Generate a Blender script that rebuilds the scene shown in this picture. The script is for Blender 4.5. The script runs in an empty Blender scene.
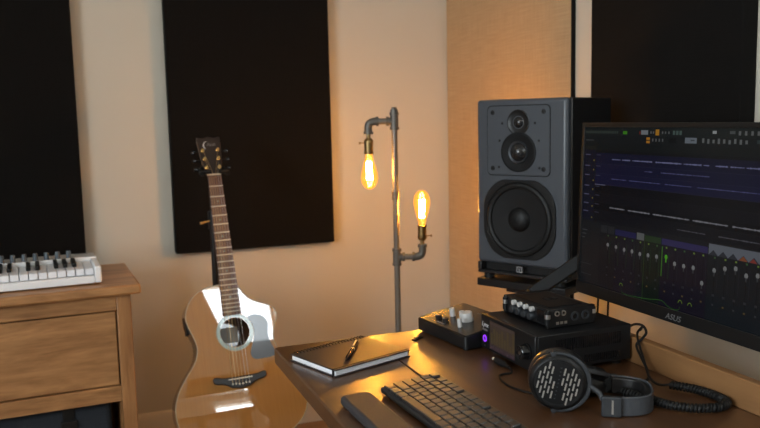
import bpy, bmesh, math, random
from mathutils import Vector, Matrix
random.seed(7)
sc = bpy.context.scene
COL = sc.collection
PI = math.pi
V = Vector

# ------------------------------------------------------------------ helpers
class MB:
    """collects shapes in one bmesh and links them as one mesh object"""
    def __init__(s): s.bm = bmesh.new()
    def _m(s, vs, M):
        if M is not None:
            for v in vs: v.co = M @ v.co
    def box(s, x0, x1, y0, y1, z0, z1, M=None, mi=0):
        vs = [s.bm.verts.new((x, y, z)) for x in (x0, x1) for y in (y0, y1) for z in (z0, z1)]
        for f in ((0,1,3,2),(4,6,7,5),(0,4,5,1),(2,3,7,6),(0,2,6,4),(1,5,7,3)):
            fc = s.bm.faces.new([vs[i] for i in f]); fc.material_index = mi
        s._m(vs, M); return s
    def tube(s, pts, r, seg=8, closed=False, mi=0, caps=True):
        pts = [V(p) for p in pts]; n = len(pts)
        rr = r if isinstance(r, (list, tuple)) else [r]*n
        rings = []; up = None
        for i, p in enumerate(pts):
            a = pts[(i-1) % n] if (closed or i > 0) else p
            b = pts[(i+1) % n] if (closed or i < n-1) else p
            t = (b-a).normalized()
            if up is None:
                up = t.cross(V((0,0,1)))
                if up.length < .01: up = t.cross(V((0,1,0)))
            up = (up - t*up.dot(t)).normalized(); w = t.cross(up)
            rings.append([s.bm.verts.new(p + (up*math.cos(2*PI*k/seg) + w*math.sin(2*PI*k/seg))*rr[i]) for k in range(seg)])
        for i in range(n if closed else n-1):
            A, B = rings[i], rings[(i+1) % n]
            for k in range(seg):
                f = s.bm.faces.new((A[k], A[(k+1) % seg], B[(k+1) % seg], B[k])); f.material_index = mi
        if caps and not closed:
            for R_ in (rings[0][::-1], rings[-1]):
                f = s.bm.faces.new(R_); f.material_index = mi
        return s
    def cyl(s, p0, p1, r, r1=None, seg=20, mi=0):
        return s.tube([p0, p1], [r, r if r1 is None else r1], seg, mi=mi)
    def lathe(s, prof, seg=32, M=None, mi=0):
        rings = []; allv = []
        for r, z in prof:
            if r < 1e-6: ring = [s.bm.verts.new((0, 0, z))]
            else: ring = [s.bm.verts.new((r*math.cos(2*PI*k/seg), r*math.sin(2*PI*k/seg), z)) for k in range(seg)]
            rings.append(ring); allv += ring
        for A, B in zip(rings, rings[1:]):
            if len(A) == 1 and len(B) == 1: continue
            for k in range(seg):
                k2 = (k+1) % seg
                if len(A) == 1: q = (A[0], B[k2], B[k])
                elif len(B) == 1: q = (A[k], A[k2], B[0])
                else: q = (A[k], A[k2], B[k2], B[k])
                f = s.bm.faces.new(q); f.material_index = mi
        s._m(allv, M); return s
    def prism(s, out, z0, z1, M=None, mi=0, caps=True):
        a = [s.bm.verts.new((x, y, z0)) for x, y in out]; b = [s.bm.verts.new((x, y, z1)) for x, y in out]
        n = len(out)
        for i in range(n):
            f = s.bm.faces.new((a[i], a[(i+1) % n], b[(i+1) % n], b[i])); f.material_index = mi
        if caps:
            f = s.bm.faces.new(a[::-1]); f.material_index = mi
            f = s.bm.faces.new(b); f.material_index = mi
        s._m(a+b, M); return s
    def sheet_hole(s, out, hole, z0, z1, M=None):
        """flat plate with one hole"""
        allv = []
        loops = {}
        for z in (z0, z1):
            es = []
            for key, L in (('o', out), ('h', hole)):
                vs = [s.bm.verts.new((x, y, z)) for x, y in L]; allv += vs; loops[key, z] = vs
                for i in range(len(vs)): es.append(s.bm.edges.new((vs[i], vs[(i+1) % len(vs)])))
            bmesh.ops.triangle_fill(s.bm, use_beauty=True, edges=es)
        for key in 'oh':
            a, b = loops[key, z0], loops[key, z1]; n = len(a)
            for i in range(n): s.bm.faces.new((a[i], a[(i+1) % n], b[(i+1) % n], b[i]))
        s._m(allv, M); return s
    def build(s, name, mat, parent=None, bevel=0, bseg=2, smooth=35, M=None, recalc=True):
        if recalc: bmesh.ops.recalc_face_normals(s.bm, faces=s.bm.faces[:])
        me = bpy.data.meshes.new(name)
        if M is not None: s.bm.transform(M)
        s.bm.to_mesh(me); s.bm.free()
        for m in (mat if isinstance(mat, (list, tuple)) else [mat]): me.materials.append(m)
        if smooth:
            me.shade_smooth(); me.set_sharp_from_angle(angle=math.radians(smooth))
        o = bpy.data.objects.new(name, me); COL.objects.link(o)
        if parent is not None: o.parent = parent
        if bevel:
            b = o.modifiers.new('bevel', 'BEVEL'); b.width = bevel; b.segments = bseg
            b.limit_method = 'ANGLE'; b.angle_limit = math.radians(40)
            b.harden_normals = False
        return o

def tag(o, label=None, cat=None, group=None, kind=None):
    if label: o['label'] = label
    if cat: o['category'] = cat
    if group: o['group'] = group
    if kind: o['kind'] = kind
    return o

def empty(name, label, cat, loc=(0,0,0), rz=0, mat=None, group=None):
    o = bpy.data.objects.new(name, None); COL.objects.link(o); o.empty_display_size = .05
    if mat is not None: o.matrix_world = mat
    else: o.location = loc; o.rotation_euler = (0, 0, rz)
    return tag(o, label, cat, group)

def frame(o, X, Y, Z):
    X, Y, Z = V(X), V(Y), V(Z)
    return Matrix(((X.x, Y.x, Z.x, o[0]), (X.y, Y.y, Z.y, o[1]), (X.z, Y.z, Z.z, o[2]), (0, 0, 0, 1)))
def T(x, y, z): return Matrix.Translation((x, y, z))
def RX(a): return Matrix.Rotation(a, 4, 'X')
def RY(a): return Matrix.Rotation(a, 4, 'Y')
def RZ(a): return Matrix.Rotation(a, 4, 'Z')

def smooth_path(pts, n=8, closed=False):
    pts = [V(p) for p in pts]; N = len(pts); out = []
    for i in range(N if closed else N-1):
        g = (lambda k: pts[k % N]) if closed else (lambda k: pts[max(0, min(N-1, k))])
        p0, p1, p2, p3 = g(i-1), g(i), g(i+1), g(i+2)
        for j in range(n):
            t = j/n
            out.append(.5*((2*p1) + (p2-p0)*t + (2*p0-5*p1+4*p2-p3)*t*t + (3*p1-p0-3*p2+p3)*t**3))
    if not closed: out.append(pts[-1])
    return out

def rrect(x0, x1, y0, y1, r, seg=5):
    out = []
    for cx, cy, a in ((x1-r, y1-r, 0), (x0+r, y1-r, 90), (x0+r, y0+r, 180), (x1-r, y0+r, 270)):
        for k in range(seg+1):
            t = math.radians(a + 90*k/seg); out.append((cx+r*math.cos(t), cy+r*math.sin(t)))
    return out

def text_part(name, body, size, mat, parent, M, shear=0, extrude=.0002, align='CENTER', spacing=1.0, sx=1.0):
    cu = bpy.data.curves.new(name, 'FONT'); cu.body = body; cu.size = size; cu.shear = shear
    cu.extrude = extrude; cu.align_x = align; cu.align_y = 'CENTER'; cu.space_character = spacing; cu.resolution_u = 4
    t = bpy.data.objects.new('tmp', cu); COL.objects.link(t)
    dg = bpy.context.evaluated_depsgraph_get()
    me = bpy.data.meshes.new_from_object(t.evaluated_get(dg))
    bpy.data.objects.remove(t); bpy.data.curves.remove(cu)
    me.transform(M @ Matrix.Diagonal((sx, 1, 1, 1))); me.materials.clear(); me.materials.append(mat); me.name = name
    o = bpy.data.objects.new(name, me); COL.objects.link(o)
    if parent is not None: o.parent = parent
    return o

# ------------------------------------------------------------------ materials
def s2l(c): return tuple((x/12.92 if x <= .04045 else ((x+.055)/1.055)**2.4) for x in c)
def rgb(r, g, b): return s2l((r/255, g/255, b/255))
def new_mat(name):
    m = bpy.data.materials.new(name); m.use_nodes = True
    nt = m.node_tree; return m, nt, nt.nodes['Principled BSDF']
def setp(b, **k):
    names = dict(color='Base Color', rough='Roughness', metal='Metallic', spec='Specular IOR Level', coat='Coat Weight',
                 coat_r='Coat Roughness', ior='IOR', trans='Transmission Weight', emit='Emission Color', es='Emission Strength',
                 sheen='Sheen Weight', alpha='Alpha')
    for a, v in k.items():
        if a in ('color', 'emit'): v = (*v, 1) if len(v) == 3 else v
        b.inputs[names[a]].default_value = v
def P(name, color, rough=.5, noise=0, nscale=60, bump=0, **k):
    m, nt, b = new_mat(name); setp(b, color=color, rough=rough, **k)
    if noise or bump:
        tc = nt.nodes.new('ShaderNodeTexCoord'); n = nt.nodes.new('ShaderNodeTexNoise'); n.inputs['Scale'].default_value = nscale
        n.inputs['Detail'].default_value = 4
        nt.links.new(tc.outputs['Object'], n.inputs['Vector'])
        if noise:
            mx = nt.nodes.new('ShaderNodeMix'); mx.data_type = 'RGBA'
            mx.inputs[6].default_value = (*[c*(1-noise) for c in color], 1); mx.inputs[7].default_value = (*[min(1, c*(1+noise)) for c in color], 1)
            nt.links.new(n.outputs['Fac'], mx.inputs[0]); nt.links.new(mx.outputs[2], b.inputs['Base Color'])
        if bump:
            bp = nt.nodes.new('ShaderNodeBump'); bp.inputs['Strength'].default_value = bump; bp.inputs['Distance'].default_value = .001
            nt.links.new(n.outputs['Fac'], bp.inputs['Height']); nt.links.new(bp.outputs['Normal'], b.inputs['Normal'])
    return m
def wood(name, c1, c2, axis='y', scale=1.0, rough=.4, bump=.08, coat=0, coat_r=.1, streak=18, contrast=(.3, .75), knots=False):
    m, nt, b = new_mat(name); setp(b, rough=rough, coat=coat, coat_r=coat_r)
    L = nt.links.new
    tc = nt.nodes.new('ShaderNodeTexCoord'); mp = nt.nodes.new('ShaderNodeMapping')
    sc_ = [streak*scale]*3; sc_['xyz'.index(axis)] = 1.3*scale
    mp.inputs['Scale'].default_value = sc_
    L(tc.outputs['Object'], mp.inputs['Vector'])
    n1 = nt.nodes.new('ShaderNodeTexNoise'); n1.inputs['Scale'].default_value = 1.6; n1.inputs['Detail'].default_value = 8; n1.inputs['Roughness'].default_value = .62
    n1.inputs['Distortion'].default_value = 1.2
    n2 = nt.nodes.new('ShaderNodeTexNoise'); n2.inputs['Scale'].default_value = 14; n2.inputs['Detail'].default_value = 3
    L(mp.outputs[0], n1.inputs['Vector']); L(mp.outputs[0], n2.inputs['Vector'])
    ma = nt.nodes.new('ShaderNodeMath'); ma.operation = 'MULTIPLY_ADD'; ma.inputs[1].default_value = .25
    L(n2.outputs['Fac'], ma.inputs[0]); L(n1.outputs['Fac'], ma.inputs[2])
    cr = nt.nodes.new('ShaderNodeValToRGB'); e = cr.color_ramp.elements
    e[0].position = contrast[0]; e[0].color = (*c2, 1); e[1].position = contrast[1]; e[1].color = (*c1, 1)
    L(ma.outputs[0], cr.inputs[0]); L(cr.outputs[0], b.inputs['Base Color'])
    bp = nt.nodes.new('ShaderNodeBump'); bp.inputs['Strength'].default_value = bump; bp.inputs['Distance'].default_value = .001
    L(ma.outputs[0], bp.inputs['Height']); L(bp.outputs[0], b.inputs['Normal'])
    return m
def weave(name, c1, c2, scale=350, rough=.95, axes='xz', big=0):
    m, nt, b = new_mat(name); setp(b, rough=rough, spec=.15)
    L = nt.links.new
    tc = nt.nodes.new('ShaderNodeTexCoord'); hs = []
    for k, ax in enumerate(axes):
        mp = nt.nodes.new('ShaderNodeMapping'); s_ = [9.0]*3; s_['xyz'.index(ax)] = scale; mp.inputs['Scale'].default_value = s_
        n = nt.nodes.new('ShaderNodeTexNoise'); n.inputs['Scale'].default_value = 1; n.inputs['Detail'].default_value = 2
        L(tc.outputs['Object'], mp.inputs['Vector']); L(mp.outputs[0], n.inputs['Vector']); hs.append(n)
    ad = nt.nodes.new('ShaderNodeMath'); ad.operation = 'ADD'; L(hs[0].outputs['Fac'], ad.inputs[0]); L(hs[1].outputs['Fac'], ad.inputs[1])
    mr = nt.nodes.new('ShaderNodeMapRange'); mr.inputs[1].default_value = .7; mr.inputs[2].default_value = 1.3; L(ad.outputs[0], mr.inputs[0])
    mx = nt.nodes.new('ShaderNodeMix'); mx.data_type = 'RGBA'; mx.inputs[6].default_value = (*c2, 1); mx.inputs[7].default_value = (*c1, 1)
    L(mr.outputs[0], mx.inputs[0]); L(mx.outputs[2], b.inputs['Base Color'])
    bp = nt.nodes.new('ShaderNodeBump'); bp.inputs['Strength'].default_value = .3; bp.inputs['Distance'].default_value = .001
    L(mr.outputs[0], bp.inputs['Height']); L(bp.outputs[0], b.inputs['Normal'])
    return m

M_wall = P('wall_paint', (.56, .515, .435), .75, noise=.03, nscale=3, bump=.05)
M_ceil = P('ceiling_paint', (.75, .72, .66), .8, noise=.02)
M_trim = P('trim_paint', (.62, .55, .45), .45, noise=.03)
M_floor = wood('floor_wood', (.30, .17, .085), (.17, .09, .04), 'x', 1, rough=.45)
M_black_fab = weave('black_fabric', (.0065, .0055, .005), (.0045, .004, .0038), 300)
M_beige_fab = weave('beige_fabric', (.52, .36, .205), (.43, .285, .155), 260, axes='yz')
M_pine = wood('pine', (.45, .225, .088), (.22, .098, .036), 'x', 1.0, rough=.40, streak=11, contrast=(.44, .76))
M_pine_v = wood('pine_upright', (.43, .215, .085), (.25, .110, .040), 'z', 1.0, rough=.40, streak=11, contrast=(.44, .76))
M_oak = wood('desk_wood', (.088, .035, .011), (.046, .017, .0055), 'y', 1.0, rough=.45, bump=.05, streak=24, coat=.8, coat_r=.27)
M_oak.node_tree.nodes['Principled BSDF'].inputs['Coat IOR'].default_value = 1.58
M_oak_edge = wood('desk_edge_wood', (.27, .15, .075), (.15, .078, .035), 'y', 1.5, rough=.5, streak=30)
M_splash = wood('upstand_wood', (.25, .125, .050), (.17, .082, .032), 'y', .8, rough=.4, streak=12)
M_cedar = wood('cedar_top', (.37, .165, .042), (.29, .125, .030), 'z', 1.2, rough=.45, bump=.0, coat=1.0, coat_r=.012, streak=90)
def lacquer_glint(m):
    """coat normal bent below the bridge so the window reflects as a bright patch"""
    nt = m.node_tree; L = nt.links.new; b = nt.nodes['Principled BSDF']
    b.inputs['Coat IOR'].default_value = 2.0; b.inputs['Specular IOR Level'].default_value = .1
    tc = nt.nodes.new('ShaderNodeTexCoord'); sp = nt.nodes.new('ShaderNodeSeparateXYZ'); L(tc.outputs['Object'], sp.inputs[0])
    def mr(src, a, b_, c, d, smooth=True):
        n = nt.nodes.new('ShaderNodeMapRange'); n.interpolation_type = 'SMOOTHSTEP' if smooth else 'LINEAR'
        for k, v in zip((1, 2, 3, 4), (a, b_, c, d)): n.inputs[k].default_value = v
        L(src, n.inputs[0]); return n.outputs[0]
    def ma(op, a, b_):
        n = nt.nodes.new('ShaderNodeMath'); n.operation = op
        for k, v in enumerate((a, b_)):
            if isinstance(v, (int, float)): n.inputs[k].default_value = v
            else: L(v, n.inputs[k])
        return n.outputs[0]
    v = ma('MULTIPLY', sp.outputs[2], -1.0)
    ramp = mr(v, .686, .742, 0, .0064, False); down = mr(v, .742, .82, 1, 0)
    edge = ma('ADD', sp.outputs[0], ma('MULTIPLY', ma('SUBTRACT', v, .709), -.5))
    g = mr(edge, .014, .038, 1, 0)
    h = ma('MULTIPLY', ma('MULTIPLY', ramp, down), g)  # made-up height that tilts the window's reflection into view
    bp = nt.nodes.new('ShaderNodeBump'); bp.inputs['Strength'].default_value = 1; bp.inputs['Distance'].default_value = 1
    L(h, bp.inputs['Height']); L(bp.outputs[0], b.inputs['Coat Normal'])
lacquer_glint(M_cedar)
M_mahog = wood('mahogany_sides', (.11, .045, .02), (.05, .018, .008), 'z', 1, rough=.3, coat=1, coat_r=.05)
M_rose = wood('rosewood', (.12, .062, .045), (.06, .03, .02), 'z', 1, rough=.45)
M_head = wood('headstock_veneer', (.022, .013, .010), (.010, .007, .006), 'z', 1, rough=.4)
M_ebony = P('ebony', (.012, .011, .011), .35, noise=.3)
M_cream = P('cream_binding', (.36, .28, .17), .35, noise=.03)
M_bone = P('bone', (.75, .70, .58), .4, noise=.03)
M_pearl = P('abalone', (.22, .30, .26), .2, noise=.4, nscale=220, coat=.6)
M_pick = P('pickguard_plastic', (.028, .029, .033), .22, noise=.1, coat=.5)
M_fret = P('nickel_fret', (.78, .75, .68), .35, noise=.03, metal=.3)
M_gold = P('gold_hardware', (.80, .58, .27), .25, noise=.03, metal=1)
M_brass = P('antique_brass', (.30, .20, .085), .36, noise=.15, metal=1)
M_steel = P('steel', (.55, .55, .56), .28, noise=.05, metal=1)
M_string = P('bronze_string', (.55, .38, .20), .35, noise=.1, metal=1)
M_iron = P('grey_iron_pipe', (.13, .117, .10), .40, noise=.15, nscale=40, bump=.15, metal=.35)
M_pole = P('galvanised_pole', (.19, .17, .145), .33, noise=.08, nscale=30, metal=.5)
M_blk = P('black_plastic', (.007, .007, .0075), .38, spec=.35, noise=.15, nscale=90)
M_blk_m = P('black_matte', (.005, .005, .0055), .6, spec=.2, noise=.2, nscale=90)
M_blk_g = P('black_gloss', (.006, .006, .007), .12, noise=.1)
M_rub = P('black_rubber', (.005, .005, .005), .55, spec=.3, noise=.2, nscale=120)
M_anod = P('black_anodised', (.011, .011, .012), .38, spec=.4, noise=.12, nscale=200, metal=.3)
M_graph = P('graphite_baffle', (.052, .059, .071), .34, noise=.04, nscale=400, bump=.04)
M_spk = P('speaker_cabinet', (.013, .013, .014), .32, noise=.1, nscale=200)
M_cone = P('woofer_cone', (.0045, .0045, .005), .5, spec=.3, noise=.15, nscale=50)
M_dome = P('dome', (.014, .014, .015), .25, noise=.1)
M_white = P('white_plastic', (.87, .88, .90), .35, noise=.02)
M_key_w = P('white_key', (.86, .86, .90), .3, noise=.02)
M_slate = P('slate_knob', (.075, .10, .125), .45, noise=.08)
M_pgrey = P('pale_grey_panel', (.42, .42, .42), .5, noise=.04)
M_knob_l = P('light_grey_knob', (.46, .45, .44), .42, noise=.05)
M_paper = P('paper', (.80, .80, .84), .7, noise=.03, nscale=300)
M_cover = P('notebook_cover', (.032, .024, .024), .45, noise=.15, nscale=250, bump=.05)
M_kb = P('keyboard_case', (.025, .024, .024), .45, noise=.1)
M_cap = P('keycap', (.030, .027, .025), .30, coat=.5, coat_r=.22, noise=.12, nscale=200)
M_rest = P('wrist_rest_foam', (.036, .034, .036), .55, noise=.12, nscale=200, bump=.1)
M_lea = P('dark_leatherette', (.045, .050, .058), .38, noise=.15, nscale=250, bump=.2)
M_padl = P('black_ear_pad', (.013, .012, .012), .33, noise=.15, nscale=200, bump=.1)
M_gun = P('gunmetal', (.055, .060, .068), .40, noise=.08, metal=.6)
M_silver = P('silver_slots', (.55, .53, .50), .38, noise=.05, metal=.9)
M_canvas = weave('slate_canvas', (.034, .040, .050), (.020, .024, .030), 500)
M_ink = P('white_ink', (.65, .65, .66), .5, noise=.02)
M_ink_d = P('grey_ink', (.22, .22, .23), .5, noise=.02)
M_label = P('paper_label', (.55, .53, .50), .6, noise=.03)
M_grout = P('dark_gap', (.012, .008, .005), .8, noise=.1)

def emit_mat(name, col, st, base=(.02, .02, .02)):
    m, nt, b = new_mat(name); setp(b, color=base, rough=.4, emit=col, es=st)
    n = nt.nodes.new('ShaderNodeTexNoise'); n.inputs['Scale'].default_value = 3
    mr = nt.nodes.new('ShaderNodeMapRange'); mr.inputs[3].default_value = st*.92; mr.inputs[4].default_value = st*1.08
    nt.links.new(n.outputs['Fac'], mr.inputs[0]); nt.links.new(mr.outputs[0], b.inputs['Emission Strength'])
    return m
M_fil = emit_mat('filament', (1.0, .49, .09), 760)
M_led = emit_mat('purple_led', (.30, .03, 1.0), 1.6)
M_led_soft = emit_mat('purple_led_core', (.35, .10, .9), .25)

def glass_mat(name, tint, gloss=.08, haze=None, hs=0):
    m, nt, b = new_mat(name); L = nt.links.new
    out = nt.nodes['Material Output']; nt.nodes.remove(b)
    tr = nt.nodes.new('ShaderNodeBsdfTransparent'); tr.inputs[0].default_value = (*tint, 1)
    gl = nt.nodes.new('ShaderNodeBsdfGlossy'); gl.inputs['Roughness'].default_value = .03
    lw = nt.nodes.new('ShaderNodeLayerWeight'); lw.inputs['Blend'].default_value = .25
    mu = nt.nodes.new('ShaderNodeMath'); mu.operation = 'MULTIPLY_ADD'; mu.inputs[1].default_value = .35; mu.inputs[2].default_value = gloss*.4
    L(lw.outputs['Facing'], mu.inputs[0])
    mx = nt.nodes.new('ShaderNodeMixShader'); L(mu.outputs[0], mx.inputs[0]); L(tr.outputs[0], mx.inputs[1]); L(gl.outputs[0], mx.inputs[2])
    last = mx
    if haze:
        em = nt.nodes.new('ShaderNodeEmission'); em.inputs[0].default_value = (*haze, 1); em.inputs[1].default_value = hs
        ad = nt.nodes.new('ShaderNodeAddShader'); L(mx.outputs[0], ad.inputs[0]); L(em.outputs[0], ad.inputs[1]); last = ad
    L(last.outputs[0], out.inputs['Surface'])
    return m
M_amber = glass_mat('amber_glass', (1.0, .80, .42), .1, (1.0, .48, .07), .55)  # faint emission put into the glass mimics the bulb's bloom
M_pane = glass_mat('window_glass', (.97, .98, .98), .05)

# ------------------------------------------------------------------ the setting
YB, XR, XL, YF, ZC = 3.0, 1.44, -2.3, -1.2, 2.62
def struct(name, mb, mat, bevel=0):
    o = mb.build(name, mat, bevel=bevel); tag(o, kind='structure'); return o
struct('floor', MB().box(XL-.1, XR+.1, YF-.1, YB+.1, -.1, 0), M_floor)
struct('ceiling', MB().box(XL-.1, XR+.1, YF-.1, YB+.1, ZC, ZC+.1), M_ceil)
struct('wall_back', MB().box(XL-.1, XR+.1, YB, YB+.1, 0, ZC), M_wall)
struct('wall_right', MB().box(XR, XR+.1, YF-.1, YB, 0, ZC), M_wall)
def wall_holes(name, lo, hi, holes, place):
    """a wall from boxes round its openings: holes = (a0, a1, z0, z1)"""
    mb = MB()
    xs = sorted({lo, hi, *[h[0] for h in holes], *[h[1] for h in holes]})
    zs = sorted({0, ZC, *[h[2] for h in holes], *[h[3] for h in holes]})
    for a, b in zip(xs, xs[1:]):
        for c, d in zip(zs, zs[1:]):
            if any(h[0]-1e-6 <= a and b <= h[1]+1e-6 and h[2]-1e-6 <= c and d <= h[3]+1e-6 for h in holes): continue
            place(mb, a, b, c, d)
    return struct(name, mb, M_wall)
W1 = (.875, 1.437, 2.025, 2.57); W_FILL = (-1.10, .55, .95, 2.35)  # second opening: unseen window added on the left for fill light
wall_holes('wall_front', XL-.1, XR, [W1], lambda mb, a, b, c, d: mb.box(a, b, YF-.1, YF, c, d))
wall_holes('wall_left', YF, YB, [W_FILL], lambda mb, a, b, c, d: mb.box(XL-.1, XL, a, b, c, d))
# unseen infill added to slant the high window's reflection in the guitar
struct('window_infill', MB().prism([(.874, 2.571), (.874, 2.024), (1.035, 2.024)], -.099, -.001, M=T(0, YF, 0) @ Matrix(((1,0,0,0),(0,0,1,0),(0,1,0,0),(0,0,0,1)))), M_wall)
def window(n, hole):
    a0, a1, z0, z1 = hole; f = .012 if n == 1 else .03
    mb = MB(); pane = MB()
    def bx(m, a, b, c, d, t0, t1):
        if n == 1: m.box(a, b, YF-t1, YF-t0, c, d)
        else: m.box(XL-t1, XL-t0, a, b, c, d)
    bx(mb, a0, a0+f, z0, z1, .03, .08); bx(mb, a1-f, a1, z0, z1, .03, .08)
    bx(mb, a0+f, a1-f, z0, z0+f, .03, .08); bx(mb, a0+f, a1-f, z1-f, z1, .03, .08)
    if n == 2: bx(mb, (a0+a1)/2-.02, (a0+a1)/2+.02, z0+f, z1-f, .03, .08)
    w = struct('window_%d' % n, mb, M_trim)
    bx(pane, a0+f, a1-f, z0+f, z1-f, .054, .058); pane.build('pane', M_pane, w)
for n, h in ((1, W1), (2, W_FILL)): window(n, h)  # the second one is the added fill window
def skirting(name, p0, p1, nrm):
    p0, p1 = V(p0), V(p1); d = (p1-p0).normalized(); L_ = (p1-p0).length
    M = frame(p0, nrm, d, (0, 0, 1))
    prof = [(0, 0), (.018, 0), (.018, .09), (.014, .10), (.014, .112), (.008, .124), (0, .128)]
    mb = MB(); a = [mb.bm.verts.new((x, 0, z)) for x, z in prof]; b = [mb.bm.verts.new((x, L_, z)) for x, z in prof]
    for i in range(len(prof)):
        j = (i+1) % len(prof); mb.bm.faces.new((a[i], a[j], b[j], b[i]))
    mb.bm.faces.new(a[::-1]); mb.bm.faces.new(b); mb.bm.transform(M)
    struct(name, mb, M_trim)
skirting('baseboard_back', (XL, YB, 0), (XR, YB, 0), (0, -1, 0))
skirting('baseboard_right', (XR, YF, 0), (XR, 2.06, 0), (-1, 0, 0))
skirting('baseboard_left', (XL, YF, 0), (XL, YB, 0), (1, 0, 0))

# ------------------------------------------------------------------ acoustic panels
def panel(name, label, group, x0, x1, y0, y1, z0, z1, mat, face):
    o = empty(name, label, 'acoustic panel', ((x0+x1)/2, (y0+y1)/2, z0), group=group)
    M = T(-(x0+x1)/2, -(y0+y1)/2, -z0)
    MB().box(x0, x1, y0, y1, z0, z1).build('fabric_cover', mat, o, bevel=.004, M=M)
    return o
GP = 'acoustic panels on the walls'
panel('sound_absorber', 'black fabric acoustic panel on the back wall above the white synthesizer', GP, -.592, .008, 2.95, 2.9998, .735, 1.95, M_black_fab, 'y')
panel('sound_absorber', 'black fabric acoustic panel on the back wall behind the guitar neck', GP, .3145, .918, 2.95, 2.9998, .724, 1.95, M_black_fab, 'y')
panel('sound_absorber', 'black fabric acoustic panel on the right wall above the monitor', GP, 1.395, 1.4395, 1.404, 1.966, .74, 1.95, M_black_fab, 'x')
tall_panel = panel('sound_absorber', 'tall beige woven fabric panel filling the corner behind the loudspeaker', GP, 1.426, 1.4395, 2.111, 2.985, .14, 2.40, M_beige_fab, 'x')
e_ = MB().box(1.4258, 1.4395, 2.1055, 2.1105, .14, 2.40).build('edge_strip', M_blk_m, tall_panel, M=T(-(1.426+1.4395)/2, -(2.111+2.985)/2, -.14)); e_['label'] = 'dark edge strip'

# ------------------------------------------------------------------ pine cabinet
cab = empty('cabinet', 'honey pine cabinet with one deep drawer and open shelf below', 'cabinet', (.148, 2.359, 0), math.radians(3.0))
CT = .741; CW = 1.0; CDp = .40
# local x runs left (negative) from the right front corner of the top, y to the back
MB().box(-CW, 0, 0, CDp, CT-.028, CT).build('top', M_pine, cab, bevel=.006)
post_w = .041
for x0 in (-.027-post_w, -CW+.03):
    for y0 in (.025, CDp-.025-post_w):
        MB().box(x0, x0+post_w, y0, y0+post_w, 0, CT-.028).build('leg', M_pine_v, cab, bevel=.003)
xr = -.027-post_w; xl = -CW+.03+post_w
MB().box(xl, xr, .028, .052, CT-.028-.047, CT-.028).build('top_rail', M_pine, cab, bevel=.002)
dz1 = CT-.028-.047-.004; dz0 = dz1-.217
d = MB().box(xl+.004, xr-.004, .031, .053, dz0, dz1).box(xl+.02, xr-.02, .053, CDp-.06, dz0+.02, dz1-.03).build('drawer', M_pine, cab, bevel=.002)
MB().lathe([(.0, 0), (.011, 0), (.009, -.010), (.016, -.020), (.014, -.028), (0, -.031)], 24, M=T((xl+xr)/2, .031, (dz0+dz1)/2) @ RX(-PI/2)).build('knob', M_pine, d)
MB().box(xl, xr, .028, .052, dz0-.004-.046, dz0-.004).build('lower_rail', M_pine, cab, bevel=.002)
MB().box(-.070, -.050, .069, CDp-.069, .10, CT-.028).build('side_panel', M_pine_v, cab)
MB().box(-CW+.05, -CW+.07, .069, CDp-.069, .10, CT-.028).build('side_panel', M_pine_v, cab)
MB().box(-CW+.05, -.05, CDp-.045, CDp-.035, .10, CT-.028).build('back_panel', M_pine, cab)
MB().box(xl, xr, .03, CDp-.05, .10, .12).build('shelf', M_pine, cab)
bag = empty('storage_bag', 'dark slate fabric storage bag with black strap on the cabinet shelf', 'bag',
            )
bag.location = Matrix.Rotation(math.radians(3.0), 4, 'Z') @ V((-.37, .075, .1205)) + V((.148, 2.359, 0)); bag.rotation_euler = (0, 0, math.radians(3.0))
MB().box(-.33, .275, 0, .26, 0, .265).build('body', M_canvas, bag, bevel=.02, bseg=4)
MB().box(.138, .172, -.004, .264, .002, .268).build('strap', M_rub, bag, bevel=.002)
MB().box(.132, .178, -.010, -.003, .19, .225).build('buckle', M_blk, bag, bevel=.002)

# ------------------------------------------------------------------ white synthesizer on the cabinet
syn = empty('synthesizer', 'white keyboard synthesizer with slate blue knobs on the pine cabinet', 'synthesizer', (.045, 2.414, CT), math.radians(3.2))
SW = .415
MB().box(-SW+.019, -.019, 0, .159, .004, .026).box(-SW, 0, .160, .28, .004, .026).build('case', M_white, syn, bevel=.003)
for x0 in (-.019, -SW): MB().box(x0, x0+.019, -.0005, .159, .0005+.004, .053).build('end_cheek', M_white, syn, bevel=.004)
MB().box(-SW, 0, .170, .28, .0265, .052).build('control_panel', M_pgrey, syn, bevel=.003)
MB().box(-SW, 0, .160, .169, .0265, .057).build('front_ridge', M_white, syn, bevel=.002)
for x in (-SW+.03, -.03):
    for y in (.03, .25): MB().cyl((x, y, 0), (x, y, .0045), .01).build('foot', M_rub, syn)
kx1 = -.020; pitch = .0247
wn = 15
for i in range(wn):
    x1 = kx1-i*pitch
    MB().box(x1-pitch+.0012, x1-.0012, .012, .158, .028, .046).build('white_key', M_key_w, syn, bevel=.0015)
oct_b = (2, 3, 4, 6, 7)      # black key boundaries left of the n-th white key counted from top C
for o_ in range(2):
    for b_ in oct_b:
        xb = kx1-(b_+7*o_)*pitch
        if xb > -SW+.03: MB().box(xb-.0062, xb+.0062, .058, .157, .0465, .0585).build('black_key', M_blk, syn, bevel=.002)
for i in range(11):
    MB().lathe([(0, 0), (.0080, 0), (.0076, .004), (.0068, .021), (.0062, .0225), (0, .0225)], 20, M=T(-.078-i*.0312, .200, .0522)).build('knob', M_slate, syn)
MB().box(-.06, -.02, .262, .272, .0522, .0528).build('logo_plate', M_slate, syn)

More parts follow.
